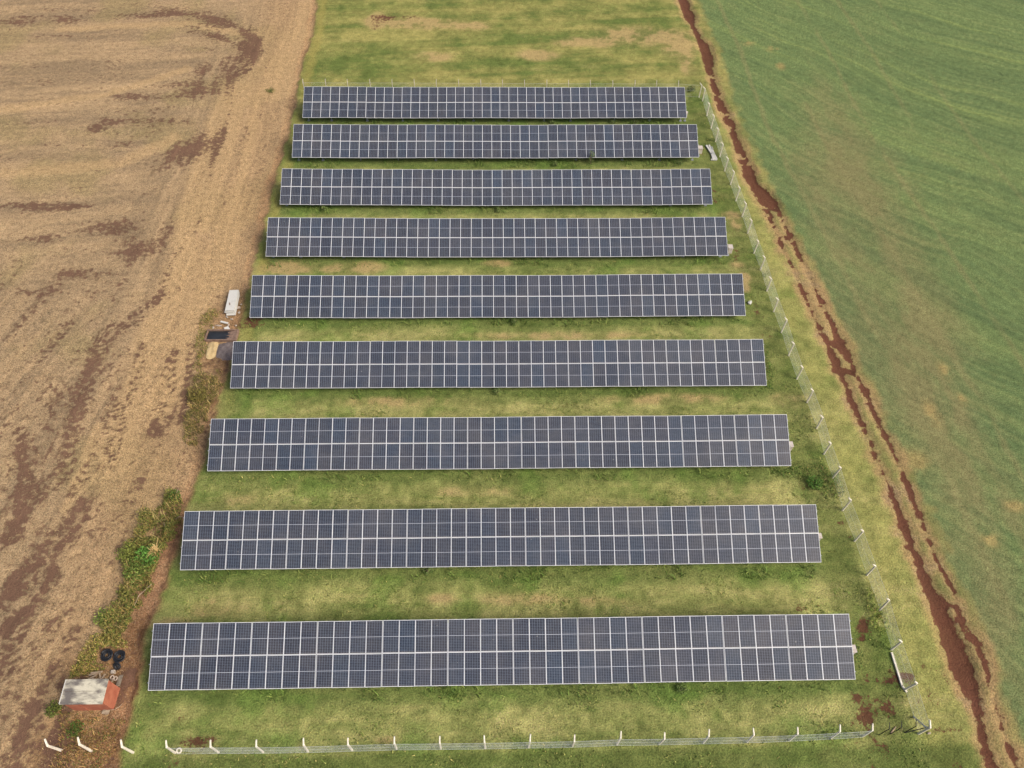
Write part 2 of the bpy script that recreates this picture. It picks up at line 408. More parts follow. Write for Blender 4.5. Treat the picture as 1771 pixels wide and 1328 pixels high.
    def band(P, pts, wd, amp):
        d, _ = polydist(x, y, gps(pts), 4)
        Lt = np.hypot(*np.diff(gps(pts), axis=0).T).sum()
        tread = np.sin(_*Lt*6.2832/.62 + d*5.5)
        P += (amp+.20*tread)*ss(d + (n2-.5)*1.2, wd, wd*.35)*(.55+.9*(n1b))
    for pts, wd in [([(305, 500), (262, 525), (217, 563), (196, 569), (183, 583), (172, 594), (156, 635), (140, 691), (126, 741), (113, 815), (68, 854), (20, 930)], 1.15), ([(246, 600), (237, 657), (217, 695), (208, 723), (201, 763), (188, 800)], .8), ([(199, 691), (187, 729), (174, 768), (154, 804), (126, 854)], .6), ([(302, 610), (287, 680), (273, 718), (266, 745)], 1.0), ([(330, 600), (322, 680), (312, 730)], .5), ([(140, 870), (108, 912), (61, 966), (20, 1010)], .8), ([(150, 895), (85, 963), (60, 985)], .6), ([(90, 985), (51, 1013), (10, 1040)], .7), ([(95, 1000), (37, 1064), (10, 1090)], .55), ([(125, 1090), (102, 1139), (81, 1183), (51, 1227), (30, 1278)], .8), ([(40, 1060), (20, 1110), (10, 1160)], .9), ([(30, 745), (45, 830), (30, 880)], .8), ([(445, 70), (450, 90), (430, 115), (400, 135), (392, 190), (380, 240), (368, 290), (340, 340)], .9), ([(420, 75), (440, 100), (415, 130)], 1.1), ([(345, 380), (320, 420), (300, 455), (270, 520)], .8), ([(120, 560), (95, 590), (70, 620)], .8), ([(300, 22), (355, 30), (405, 45), (445, 70)], 1.0), ([(330, 55), (375, 62), (415, 82)], .8), ([(60, 1230), (30, 1300), (20, 1340)], .8), ([(140, 1180), (100, 1240), (80, 1300)], .5)]:
        band(soilP, pts, wd*1.1, .36)
    pale = np.zeros_like(x)
    for pts, wd in [([(402, 150), (385, 195), (365, 240), (345, 310), (318, 410), (325, 440), (300, 500), (265, 600), (225, 700), (190, 800)], 1.5), ([(425, 150), (400, 230), (370, 330), (350, 400)], .8), ([(470, 100), (440, 200), (420, 300), (395, 400)], .6), ([(170, 740), (150, 800), (120, 880)], .5), ([(545, 0), (500, 100), (480, 160)], 2.2), ([(395, 400), (372, 470), (345, 530), (310, 600), (280, 700)], 1.6), ([(110, 50), (330, 40), (400, 55), (440, 60)], .8), ([(0, 190), (180, 165), (320, 120)], .8), ([(0, 300), (200, 285), (300, 240)], 1.0)]:
        d, _ = polydist(x, y, gps(pts), 5); pale = np.maximum(pale, ss(d+(n2-.5)*1.5, wd*1.5, wd*.4))
    p_ = (pale*.6)[:, None]; pf = pf*(1-p_)+C3((204, 170, 122))*p_
    soilP -= pale*.22
    # ---- grass of the solar plot
    yy = fbm(x*.10, y*.55, 91, 4); row_green = np.zeros_like(x); aisle = np.zeros_like(x)
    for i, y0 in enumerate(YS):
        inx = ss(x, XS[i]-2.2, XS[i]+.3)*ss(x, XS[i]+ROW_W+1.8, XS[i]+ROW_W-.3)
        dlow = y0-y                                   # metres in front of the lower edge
        row_green = np.maximum(row_green, inx*ss(dlow + (n2-.5)*1.3, 1.9, .2)*ss(y, y0+ROW_D+.6, y0+ROW_D-.4))  # darker green under each array, spreading past its lower edge and ends
        nxt = YS[i+1]+ROW_D if i < 8 else 11.0
        mid = (y0+nxt)/2
        aisle = np.maximum(aisle, ss(np.abs(y-mid), (y0-nxt)*.52, (y0-nxt)*.1)*ss(x, XS[i]-1, XS[i]+4))
    ye = np.clip(.47 + (yy-.5)*1.1 + (n2-.5)*.6 + (n3-.5)*.6 + (fbm(x*.5, y*2.6, 93, 3)-.5)*.9 + .28*aisle - .25*ss(y, 30, 60)*0, 0, 1)
    gr = C3((119, 135, 68))*(1-ye)[:, None] + C3((171, 167, 102))*ye[:, None]
    l_ = (row_green*(.40+.5*n2))[:, None]; gr = gr*(1-l_) + C3((96, 116, 58))*l_
    gg = (ss(fbm(x*.35, y*.35, 95), .55, .75)*.5)[:, None]; gr = gr*(1-gg)+C3((104, 136, 58))*gg
    far = ss(y, 92, 96)
    fst = fbm((y-.08*x)*.9, x*.05, 97, 4)
    ff = np.clip((fst-.5)*1.5+.5+(n2-.5)*1.1+(n1-.5)*1.2, 0, 1)[:, None]
    fg = C3((112, 126, 64))*(1-ff)+C3((166, 158, 92))*ff
    gr = gr*(1-far[:, None]) + fg*far[:, None]
    side = (ss(x, 28.6, 29.8)*ss(y, 95, 88)*(.55+.8*(n2-.5)))[:, None].clip(0, 1)
    gr = gr*(1-side)+C3((166, 160, 92))*side
    inner = (ss(x, 25.2, 26.2)*ss(x, 28.9, 28.2)*ss(y, 95, 90)*.55)[:, None]
    gr = gr*(1-inner)+C3((100, 112, 56))*inner
    front = (ss(y, 11.2, 10.6)*.75)[:, None]; gr = gr*(1-front)+C3((98, 112, 56))*front
    gr = gr*(1+(n3-.5)*.55+(n2-.5)*.35)[:, None]
    dry = np.zeros_like(x)
    for b in [(690, 38, 50, 9), (650, 36, 14, 12), (760, 42, 60, 8), (820, 46, 24, 6), (985, 72, 26, 7), (1040, 74, 30, 7), (750, 98, 26, 7), (930, 95, 30, 8), (1100, 62, 60, 14), (1170, 75, 30, 20), (620, 462, 40, 9), (500, 462, 40, 10), (520, 465, 60, 7), (1275, 460, 12, 6), (1270, 382, 10, 12), (1262, 372, 16, 6), (860, 456, 20, 5), (380, 1050, 40, 16), (360, 1055, 22, 12), (300, 1078, 30, 9), (820, 850, 60, 8), (900, 940, 20, 6), (1160, 895, 40, 10), (410, 862, 30, 10), (960, 580, 120, 6), (700, 695, 100, 8), (1150, 690, 90, 8), (1288, 480, 9, 9), (1288, 497, 8, 7), (1560, 730, 20, 30), (1532, 868, 14, 12), (1546, 922, 7, 7), (900, 1035, 60, 10), (1030, 1040, 50, 8), (460, 660, 20, 8), (1192, 120, 12, 10), (1185, 103, 14, 6), (670, 1280, 20, 6), (372, 668, 12, 14), (640, 330, 40, 3), (1370, 690, 30, 10), (760, 1035, 30, 8)]:
        blob(dry, *b, 1.)
    dry = dry*(1-.4*ss(y, 45, 38))
    d_ = (np.clip(dry*(.25+1.6*ss(n2+.5*(n3-.5), .3, .7)), 0, 1)*.72)[:, None]; gr = gr*(1-d_)+C3((196, 166, 116))*d_
    soilG = np.full_like(x, -.28) + .22*(n2-.5)
    for b in [(655, 32, 24, 10), (700, 30, 40, 5), (800, 50, 14, 5), (648, 48, 8, 8), (345, 1290, 30, 16), (310, 1320, 22, 14), (340, 1280, 40, 10), (1498, 1085, 14, 20), (1490, 1110, 12, 14), (1500, 1170, 14, 14), (1492, 1225, 22, 20), (1500, 1250, 20, 14), (1520, 1300, 22, 24), (1515, 1345, 20, 20), (1480, 1200, 10, 14), (1560, 1170, 24, 18), (1540, 1232, 12, 22), (1550, 1175, 30, 10), (1600, 1150, 20, 14), (1660, 1180, 30, 10), (1610, 1200, 16, 12), (1520, 1215, 26, 14), (1490, 1085, 14, 10), (1385, 1050, 22, 8), (1420, 1045, 14, 6), (1276, 436, 10, 10), (1268, 448, 8, 8), (1236, 330, 5, 14), (1236, 350, 5, 10), (1322, 580, 10, 8), (1305, 525, 8, 14), (1312, 545, 10, 8), (1403, 790, 12, 8), (1388, 846, 6, 16), (1400, 838, 8, 6), (1422, 825, 12, 8), (310, 1240, 10, 14), (420, 562, 26, 10), (440, 548, 16, 6), (1460, 905, 14, 6), (1340, 585, 8, 6), (1210, 262, 10, 8), (225, 1195, 24, 20), (1640, 1262, 40, 8), (1660, 1322, 20, 10), (1470, 930, 10, 10)]:
        blob(soilG, *b, .62)
    for b in [(655, 32, 28, 9), (705, 29, 50, 5), (660, 45, 14, 8), (770, 36, 40, 5)]: blob(soilG, *b, .14)
    soilG -= .10*ss(y, 92, 96)
    soilG += .42*ss(fbm(x*2.2, y*2.2, 96), .58, .74)*ss(x, 10, 27)*ss(y, 26, 13)
    soilG += .34*ss(fbm(x*1.1, y*1.1, 99), .55, .75)*ss(x, 17, 27)*ss(y, 24, 12)
    soilG += .25*ss(fbm(x*1.4, y*1.4, 98), .62, .8)*ss(y, 18, 11)
    # ---- green crop to the east
    ta = gps([(1300, 110), (1771, 262)]); tv = ta[1]-ta[0]; an = math.atan2(tv[1], tv[0])
    de = x - xb(RP, y)
    sc_ = -x*math.sin(an)+y*math.cos(an) + fbm(x*.03, y*.03, 101)*14 - .0045*np.clip(40-de, 0, 60)**2
    al = x*math.cos(an)+y*math.sin(an)
    c1 = fbm(sc_*.30, al*.02, 102, 4); c2 = fbm(sc_*1.3, al*.04, 103, 3); c3 = fbm(de*.55+n1*3, y*.03, 104, 3)
    c4 = fbm(sc_*3.4, al*.06, 105, 3)
    c5 = fbm(sc_*6.5, al*.05, 106, 2)
    u = np.clip((c1-.5)*1.0+.5+(c5-.5)*.8+(c2-.5)*.9+(c4-.5)*.7+(n2-.5)*.35+(n3-.5)*.2, 0, 1)[:, None]
    cf = C3((104, 123, 78))*(1-u)+C3((126, 143, 87))*u
    br = np.zeros_like(x)
    for b in [(1480, 330, 110, 90), (1500, 480, 120, 90), (1440, 300, 60, 60), (1540, 620, 110, 100), (1640, 760, 90, 110), (1720, 930, 90, 120), (1740, 1120, 70, 140), (1620, 700, 50, 90), (1440, 190, 50, 60), (1600, 560, 60, 70)]:
        blob(br, *b, .5)
    br = np.clip(br*.85*(.45+1.5*(c3-.3)) + (n2-.5)*.5*ss(de, 60, 10) + (c4-.5)*.4, 0, .75)[:, None]
    cf = cf*(1-br)+C3((144, 134, 92))*br
    tl = (ss(np.abs(((de+wob*.5) % 6.5)-3.2), .55, .1)*ss(de, 34, 26)*ss(c3, .35, .6)*.45)[:, None]
    cf = cf*(1-tl)+C3((146, 140, 94))*tl
    ny_ = (ss(c2, .6, .78)*ss(c1, .45, .65)*ss(y, 60, 95)*.35)[:, None]; cf = cf*(1-ny_)+C3((150, 164, 92))*ny_
    dr2 = np.zeros_like(x)
    for b in [(1292, 72, 12, 6), (1334, 84, 12, 5), (1350, 114, 7, 6), (1633, 640, 10, 14), (1612, 715, 12, 20), (1715, 935, 16, 12), (1755, 875, 16, 10), (1585, 800, 20, 20), (1660, 690, 10, 10)]:
        blob(dr2, *b, .9)
    d_ = (np.clip(dr2*ss(n2+.6*(n3-.5), .32, .62)*1.2, 0, 1)*.6)[:, None]; cf = cf*(1-d_)+C3((182, 156, 100))*d_
    cf = cf*(1+(n3-.5)*.34+(c4-.5)*.25)[:, None]
    # ---- drainage ditch
    prof = np.full_like(x, -9.); depth = np.zeros_like(x)
    dn1, dn2, dn3 = fbm(x*.30, y*.30, 111), fbm(x*.8, y*.8, 112), fbm(x*2.2, y*2.2, 113, 3)
    def ditch(L, sgn=1.):
        P = gps([(a, b) for a, b, c in L]); W = np.array([abs(gp(a+c/2, b)[0]-gp(a-c/2, b)[0])/2 for a, b, c in L])
        d, T = polydist(x, y, P, 5); hw = np.interp(T*(len(L)-1), np.arange(len(L)), W)
        big = ss(hw, .28, .5)
        v = hw*((.62+.28*big)+(.8-.5*big)*(dn1-.5)) + (.80-.55*big)*(dn2-.5) + (.6-.2*big)*(dn3-.5) - .02 - d
        np.maximum(prof, v, out=prof)
        np.minimum(depth, -ss(v, -.7, .5)*np.clip(hw*.45, .12, .4), out=depth)
    for L in [DM, DR, DL]+CROSS: ditch(L)
    isl = ss(fbm(x*.9, y*.9, 117), .53, .62)*ss(y, 44, 56)*ss(y, 105, 95)
    soilD = np.clip(.5 + prof*3.2 - isl*2.2*ss(prof, -.3, .5) + (n2-.5)*.6 + (n3-.5)*.5, -1, 1.4)
    bank = ss(prof + (n2-.5)*1.6, -.95, -.05)
    # strip between ditch arms / banks
    bs = np.maximum(bank*(.25+.8*n1b), isl*ss(prof, -.8, .1)*.9)[:, None].clip(0, 1)
    # ---- compose
    wL = ss(dL, -.25, .25)[:, None]; wR = ss(dR, -.5, .5)[:, None]
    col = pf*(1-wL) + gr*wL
    col = col*(1-wR) + cf*wR
    strip = (ss(x, xb(RP, y)-3.4, xb(RP, y)-2.3)*ss(dR, .8, -.2)*.6*(.6+.9*n2))[:, None].clip(0, 1)
    strip = strip*((.35+.9*ss(n1b, .35, .65))*(.25+.75*ss(y, 75, 55)))[:, None]
    col = col*(1-strip)+C3((172, 152, 100))*strip
    st_g = (ss(x, xb(RP, y)-3.0, xb(RP, y)-1.6)*ss(dR, .6, -.3)*ss(fbm(x*.3, y*.12, 113), .48, .6)*.7)[:, None]
    col = col*(1-st_g)+C3((120, 126, 72))*st_g
    col = col*(1-bs)+C3((178, 146, 102))*bs
    # western border: worn reddish strip and yellow fringe
    e2 = np.abs(dL+.35); bw = ss(e2, .9, .2)*(.35+.9*n2)
    bz = (bw*(.25+.8*n1b)).clip(0, 1)[:, None]; col = col*(1-bz)+C3((150, 112, 80))*bz
    fr = (ss(np.abs(dL-1.0), .9, .2)*.5*ss(y, 30, 60))[:, None]; col = col*(1-fr)+C3((176, 160, 88))*fr
    lowb = ss(y, 34, 26)
    pth = (ss(np.abs(dL+.75), 1.2, .5)*lowb*(.5+.7*n2))[:, None].clip(0, 1); col = col*(1-pth)+C3((158, 118, 88))*pth
    # trampled brown ground by the shed
    bare = np.zeros_like(x)
    for b in [(150, 1260, 70, 50), (120, 1310, 70, 40), (215, 1180, 28, 40), (215, 1120, 30, 40), (160, 1150, 60, 30), (180, 1300, 40, 40), (390, 552, 34, 26), (375, 625, 30, 20), (240, 1090, 16, 40)]:
        blob(bare, *b, .7)
    bb = (np.clip(bare*(.5+n2), 0, 1)*ss(dL, .7, -.3)*.85)[:, None]; col = col*(1-bb)+(C3((142, 104, 70))*(.7+.6*n3[:, None]))*bb
    sp = soilP*(1-wL[:, 0])*(1-.0*bb[:, 0]) + soilG*wL[:, 0]*(1-wR[:, 0]) + (-.5)*wR[:, 0]
    for b in [(100, 1290, 34, 22), (205, 1200, 26, 18), (225, 1165, 16, 12), (90, 1330, 30, 20), (110, 1240, 10, 20), (110, 1275, 20, 16), (445, 555, 20, 14)]:
        blob(sp, *b, .5)
    wD = ss(prof, -1.2, -.4); sp = sp*(1-wD)+np.maximum(soilD, sp*.3)*wD
    sp = np.maximum(sp, -.6)
    scol = C3((118, 88, 72))*(1-np.maximum(wD, wL[:, 0]*.85))[:, None]+C3((104, 60, 48))*np.maximum(wD, wL[:, 0]*.85)[:, None]
    scol = scol*(.72+.4*n2+.2*n3)[:, None]
    inP = (1-wL[:, 0]); inC = wR[:, 0]
    fl = inP*.55 + (1-inP)*(1-inC)*(.05+.45*np.clip(ye-.5, 0, 1)*2*(1-row_green)) + inC*.0 + bank*.25
    am = inP*1.3 + (1-inP)*(1-inC)*.95 + inC*1.0
    z = (fbm(x*.25, y*.25, 121)-.5)*.10*ss(np.abs(dL), .5, 2) + inP*((st2-.5)*.12) + depth
    z += -.12*ss(np.abs(dL+.35), .55, .1)
    col = np.clip(col, .004, .9); scol = np.clip(scol, .004, .9)
    prm = np.stack([sp*.5+.5, fl, am], 1)
    # zones
    zone = np.where(dR > 0, 2, np.where(dL < 0, 0, 1)); zone = np.where(prof > .0, 3, zone)
    idx = np.arange(nx*ny).reshape(ny, nx)
    Fq = np.stack([idx[:-1, :-1], idx[:-1, 1:], idx[1:, 1:], idx[1:, :-1]], -1).reshape(-1, 4)
    cx, cy_ = x[Fq].mean(1), y[Fq].mean(1)
    keep = np.abs(cx-.031*cy_) < 47+.55*np.maximum(cy_, 0)
    Fq = Fq[keep]; fz = zone[Fq[:, 0]]
    V = np.stack([x, y, z], 1)
    for k, nm in enumerate(('ploughed_field', 'grass_ground', 'crop_field', 'drainage_ditch')):
        f = Fq[fz == k]; u, inv = np.unique(f, return_inverse=True); f = inv.reshape(f.shape)
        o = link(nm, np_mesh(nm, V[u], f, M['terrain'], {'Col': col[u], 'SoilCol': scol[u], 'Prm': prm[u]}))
        me = o.data; me.polygons.foreach_set('use_smooth', np.ones(len(f), bool))
        tag(o, kind='structure')
make_terrain()
# shader reads soil as r*2-1
t = M['terrain'].node_tree
for l in list(t.links):
    if l.from_node.bl_idname == 'ShaderNodeSeparateColor' and l.from_socket.name == 'Red':
        to = l.to_socket; src = l.from_socket; t.links.remove(l)
        n = t.nodes.new('ShaderNodeMath'); n.operation = 'MULTIPLY_ADD'; n.inputs[1].default_value = 2; n.inputs[2].default_value = -1
        t.links.new(src, n.inputs[0]); t.links.new(n.outputs[0], to)

def far_ground():
    m, t, b = new_mat('far_fields'); p = t.nodes.new('ShaderNodeNewGeometry').outputs['Position']
    a = noise_n(t, p, .02, 5, .6)
    t.links.new(mix_n(t, sstep(t, a, .4, .6), l4((100, 128, 76)), l4((160, 138, 98))), b.inputs['Base Color']); b.inputs['Roughness'].default_value = 1
    g = MB(); g.add([(-3000, -3000, -.62), (3000, -3000, -.62), (3000, 3000, -.62), (-3000, 3000, -.62)], [(0, 1, 2, 3)])
    tag(g.build('ground', m), kind='structure')
far_ground()

# ------------------------------------------------------------------ solar arrays
def panel_meshes():
    fw, fe = .024, .030
    g = MB(); g.box((PW/2, PL/2, .016), (PW-.01, PL-.01, .028)); gl = g.mesh('solar_panel', M['glass'])
    gl.materials.append(M['backsheet'])
    for p in gl.polygons:
        if p.normal.z < -.5: p.material_index = 1
    f = MB(); T = .036
    f.box((PW/2, fe/2, T/2), (PW, fe, T)); f.box((PW/2, PL-fe/2, T/2), (PW, fe, T))
    f.box((fw/2, PL/2, T/2), (fw, PL-2*fe, T)); f.box((PW-fw/2, PL/2, T/2), (fw, PL-2*fe, T))
    return gl, f.mesh('frame', M['alu'])
GL, FR = panel_meshes()
SEG = {8: [3, 3, 4, 4, 4, 4, 4, 4, 5, 4, 4]}
LABEL = ['solar array farthest back, directly before the rear line of thin concrete posts',
         'second solar array from the rear fence, with the pale pile of posts off its end',
         'third solar array from the rear fence, low shrub under the middle of its edge',
         'fourth solar array from the rear fence, bare red soil patch at its fence end',
         'middle solar array of the nine, its end beside the stack of white slabs',
         'solar array whose end covers the gravel heap beside the concrete basin',
         'third solar array from the front fence, bushy weeds sprawling at its fence end',
         'second solar array from the front fence, its end beside the leafy bright green hedge',
         'solar array standing first behind the front wire fence, its end facing the orange shed']
SAG = [.05, .09, .17, .19, .13, .06, .05, .02, .0]
def sag(i, u): return -SAG[i]*math.sin(3.14159*min(max(u/ROW_W, 0), 1)) + .02*math.sin(u*.33+i*1.7)*(1 if 0 < u < ROW_W else 0)
def purlin_mesh(i):
    g = MB(); L = ROW_W+.22; n = 24; vs = []
    for k in range(n+1):
        u = L*k/n; z = sag(i, u-.11)
        vs += [(u, -.025, z-.03), (u, .025, z-.03), (u, .025, z+.03), (u, -.025, z+.03)]
    fs = [(3, 2, 1, 0), tuple(4*n+k for k in range(4))]
    for k in range(n):
        for j in range(4): fs.append((4*k+j, 4*k+(j+1) % 4, 4*k+4+(j+1) % 4, 4*k+4+j))
    g.add(vs, fs); return g.mesh('purlin', M['steel'])
def rafter_mesh():
    g = MB(); g.box((0, 2.2, 0), (.06, 4.0, .09)); return g.mesh('rafter', M['steel'])
RAF = rafter_mesh()
def leg_mesh(nm, h):
    g = MB(); g.box((0, 0, h/2), (.09, .07, h)); g.box((0, 0, .02), (.3, .3, .12)); return g.mesh(nm, M['steel'])
BOX_ROWS = {1: (1211, 258), 3: (1262, 428), 6: (1366, 771), 7: (1416, 930), 8: (1474, 1126), 0: (1187, 197)}
for i in range(9):
    z0 = .8+ZR[i]
    root = empty('solar_array', (XS[i], YS[i], 0), R(PH[i]), LABEL[i], 'solar array', 'rows of tilted solar panels')
    ct, st_ = math.cos(TILT), math.sin(TILT)
    def at(u, s, n=0.): return Vector((u, s*ct-n*st_, z0+s*st_+n*ct))
    xcur = 0.; ncol = SEG.get(i, [3, 4, 4, 4, 4, 4, 4, 3, 5, 4, 4]); joints = [.5]
    for sgi, nn in enumerate(ncol):
        jz, jt, jr = random.gauss(0, .010), random.gauss(0, R(.18)), random.gauss(0, R(.10))
        for c in range(nn):
            for rr in range(2):
                base = at(xcur+c*PITCH+.002+random.gauss(0, .0025), (0 if rr == 0 else PL+.016)+random.gauss(0, .004), .10+jz+random.gauss(0, .003))+Vector((0, 0, sag(i, xcur+c*PITCH+.57)))
                p = link('solar_panel', GL, root); p.location = base
                p.rotation_euler = (TILT+jt+random.gauss(0, R(.12)), jr+random.gauss(0, R(.10)), random.gauss(0, R(.05)))
                q = link('frame', FR, p)
        xcur += nn*PITCH
        joints.append(xcur+GAP/2 if sgi < len(ncol)-1 else xcur-.5)
        xcur += GAP
    PUR = purlin_mesh(i)
    for s in (.5, 1.72, 2.74, 3.96):
        o = link('purlin', PUR, root); o.location = at(-.11, s, .040); o.rotation_euler = (TILT, 0, 0)
    lf, lr = leg_mesh('front_leg', z0+.9*st_-.05), leg_mesh('rear_leg', z0+3.5*st_-.05)
    for u in joints:
        o = link('rafter', RAF, root); o.location = at(u, 0, -.012)+Vector((0, 0, sag(i, u))); o.rotation_euler = (TILT, 0, 0)
        o = link('front_leg', lf, root); o.location = (u, .9*ct, sag(i, u)-.02)
        o = link('rear_leg', lr, root); o.location = (u, 3.5*ct, sag(i, u)-.02)
    if i in BOX_ROWS:
        w_ = gp(*BOX_ROWS[i], 1.0); loc = (w_[0]-XS[i], w_[1]-YS[i], 0)
        b = MB(); sz = {1: .62, 3: .6, 6: .5, 7: .4, 8: .5, 0: .34}[i]
        b.box((0, 0, 0), (sz*.8, sz, .75)); me = bevel(b.mesh('inverter_box', M['tan_box']), .02)
        o = link('inverter_box', me, root); o.location = (loc[0], loc[1], .86)
        b = MB(); b.box((0, 0, .24), (.08, .08, .48)); b.box((0, 0, .01), (.3, .3, .06)); o2 = b.build('box_stand', M['steel'], o); o2.location = (0, 0, -.86)
        b = MB(); b.box((0, 0, .0), (sz*.8+.06, sz+.06, .025)); o3 = b.build('box_lid', M['tan_box'], o); o3.location = (0, 0, .39)

# ------------------------------------------------------------------ fences
def post_mesh(direction, nm='post', h=1.78, arm=.48, wd=.115):
    """square concrete post with its top bent over towards direction"""
    d = Vector(direction).normalized(); n = Vector((0, 0, 1))
    s = Vector((-d.y, d.x, 0))
    g = MB(); prof = [(Vector((0, 0, -.25)), wd*1.05), (Vector((0, 0, h)), wd*.92), (Vector((0, 0, h))+(d*.72+n*.70)*arm, wd*.72)]
    cuts = [d, (d+ (d*.70-n*.72)).normalized(), (d*.70-n*.72).normalized()]
    vs = []
    for (p, w_), c in zip(prof, cuts):
        k = 1.0 if c is not cuts[1] else 1.08
        for a, b in ((-1, -1), (1, -1), (1, 1), (-1, 1)): vs.append(p+s*a*w_/2+c*b*w_/2*k)
    fs = [(3, 2, 1, 0), (8, 9, 10, 11)]
    for q in (0, 4):
        for k in range(4): fs.append((q+k, q+(k+1) % 4, q+4+(k+1) % 4, q+4+k))
    g.add(vs, fs)
    me = g.mesh(nm, M['concrete'])
    bm = bmesh.new(); bm.from_mesh(me); bmesh.ops.recalc_face_normals(bm, faces=bm.faces[:])
    bmesh.ops.bevel(bm, geom=bm.edges[:], offset=.012, segments=1, affect='EDGES'); bm.to_mesh(me); bm.free()
    return me
def wire_lattice(P, z0, z1, rad, step=.075, sag=.03):
    """chain link between the points P of a fence line"""
    P = [Vector((p[0], p[1], 0)) for p in P]; vs = []; fs = []
    L = [0.]
    for a, b in zip(P[:-1], P[1:]): L.append(L[-1]+(b-a).length)
    def pt(s):
        s = min(max(s, 0), L[-1])
        for k in range(len(P)-1):
            if s <= L[k+1]+1e-9: break
        u = (s-L[k])/(L[k+1]-L[k]); return P[k].lerp(P[k+1], u), (P[k+1]-P[k]).normalized(), u
    hgt = z1-z0; hs = step*1.4142; n = int((L[-1]+hgt)/hs)
    for sg in (1, -1):
        for k in range(n+1):
            s0 = k*hs-(hgt if sg > 0 else 0); s1 = s0+hgt
            a0, a1 = max(s0, 0), min(s1, L[-1])
            if a1-a0 < .02: continue
            pts = [a0]+[l for l in L[1:-1] if a0 < l < a1]+[a1]
            for p, q in zip(pts[:-1], pts[1:]):
                zs = [(z0+(v-s0)) if sg > 0 else (z1-(v-s0)) for v in (p, q)]
                base = len(vs)
                for v, z in zip((p, q), zs):
                    c, d, u = pt(v); nrm = Vector((-d.y, d.x, 0))
                    bulge = sag*math.sin(v*2.1)*math.sin(3.14*(z-z0)/hgt)
                    c = Vector((c.x, c.y, z))+nrm*bulge
                    up = Vector((0, 0, 1))
                    for k3 in range(3):
                        an = 2.0944*k3; vs.append(c+nrm*(rad*math.cos(an))+(up*.7-d*.7*sg)*(rad*math.sin(an)))
                for k3 in range(3): fs.append((base+k3, base+(k3+1) % 3, base+3+(k3+1) % 3, base+3+k3))
    return np.array([tuple(v) for v in vs]), np.array(fs)
def fence(name, label, pts, arm_dir, mesh_pts, h=1.78, zt=1.75, jit=1., wr=.0019, pmat=None, pw=.115):
    root = empty(name, (pts[0][0], pts[0][1], 0), 0, label, 'fence')
    o0 = Vector((pts[0][0], pts[0][1], 0))
    pm = post_mesh(arm_dir, wd=pw)
    if pmat: pm.materials[0] = pmat
    for p in pts:
        o = link('post', pm, root); o.location = Vector((p[0], p[1], 0))-o0
        o.rotation_euler = (random.gauss(0, .02*jit), random.gauss(0, .02*jit), random.gauss(0, .08*jit))
    v, f = wire_lattice(mesh_pts, .04, zt, wr); v = v-np.array(tuple(o0))
    link('wire_mesh', np_mesh('wire_mesh', v, f, M['wire']), root)
    for zz, rr, nm in ((zt, .0065, 'top_wire'), (.05, .006, 'bottom_wire'), (.9, .005, 'middle_wire')):
        g = MB()
        for a, b in zip(mesh_pts[:-1], mesh_pts[1:]):
            a, b = Vector((a[0], a[1], zz))-o0, Vector((b[0], b[1], zz))-o0
            g.tube([a, a.lerp(b, .33)-Vector((0, 0, .02)), a.lerp(b, .66)-Vector((0, 0, .02)), b], rr, 4)
        g.build(nm, M['wire'], root)
    return root
FX = [-21.92, -19.0, -16.01, -13.0, -10.03, -7.02, -4.03, -1.01, 1.94, 4.93, 7.98, 10.87, 13.9, 16.93, 19.86, 22.78]
FY = [11.12, 11.10, 11.07, 11.07, 11.11, 11.15, 11.13, 11.12, 11.13, 11.14, 11.21, 11.2, 11.22, 11.24, 11.3, 11.4]
front = list(zip(FX, FY)) + [tuple(gp(1492, 1273)[:2])]
off = lambda P, dx, dy: [(a+dx, b+dy) for a, b in P]
fence('front_fence', 'front wire mesh fence of bent-top concrete posts below the first solar array', front, (0, 1, 0), off(front, 0, -.07))
SIDE_PX = [(1214.8, 175), (1222, 200.6), (1229.4, 222.4), (1237.3, 245), (1244.6, 271), (1253, 296), (1263, 319.5), (1272.3, 347.4), (1283.3, 374.5), (1292.6, 403.7), (1303.6, 438), (1315, 466.9), (1326, 503.5), (1337.7, 539), (1351, 575), (1363.4, 615), (1377.6, 655.6), (1395.3, 696), (1412, 740.7), (1424.4, 785.4), (1439.6, 826.7), (1456.6, 883), (1477.6, 936), (1498.6, 995), (1521, 1055), (1541, 1123.6), (1564, 1193)]
side = [tuple(gp(*p)[:2]) for p in SIDE_PX]
corner = tuple(gp(1588, 1269)[:2])
bc = (27.72, 92.0)
fence('side_fence', 'long wire mesh fence of bent-top posts running beside the red dirt ditch', [bc]+side, (-1, 0, 0), off([bc]+side+[corner], .07, 0))
back = [(bc[0]-2.97*k-.1, 92.35+.01*k) for k in range(1, 19)]
fence('rear_fence', 'rear wire fence of thin posts half hidden behind the farthest solar array', back, (0, 1, 0), off([bc]+back, 0, .07), wr=.0012, pmat=M['tan_box'], pw=.075)
# corner post with its braces
root = empty('corner_post', (corner[0], corner[1], 0), 0, 'braced bent-top concrete corner post where the front and side fences meet', 'fence post')
o = link('post', post_mesh((-.15, 1, 0), 'corner_post', 1.8, .55, .13), root)
def bar(mb, pts, w_): mb.tube(pts, w_, 4)
g = MB(); a = gp(1480+605/6.023, 1080+1000/6.323); b = gp(1480+715/6.023, 1080+1110/6.323, 1.35); c = gp(1480+770/6.023, 1080+1110/6.323, 1.6)
q = Vector((corner[0], corner[1], 0))
bar(g, [Vector(a)-q-Vector((0, 0, .1)), Vector(b)-q, Vector((0, 0, 1.62))], [.075, .07, .055]); g.build('brace', M['concrete'], root)
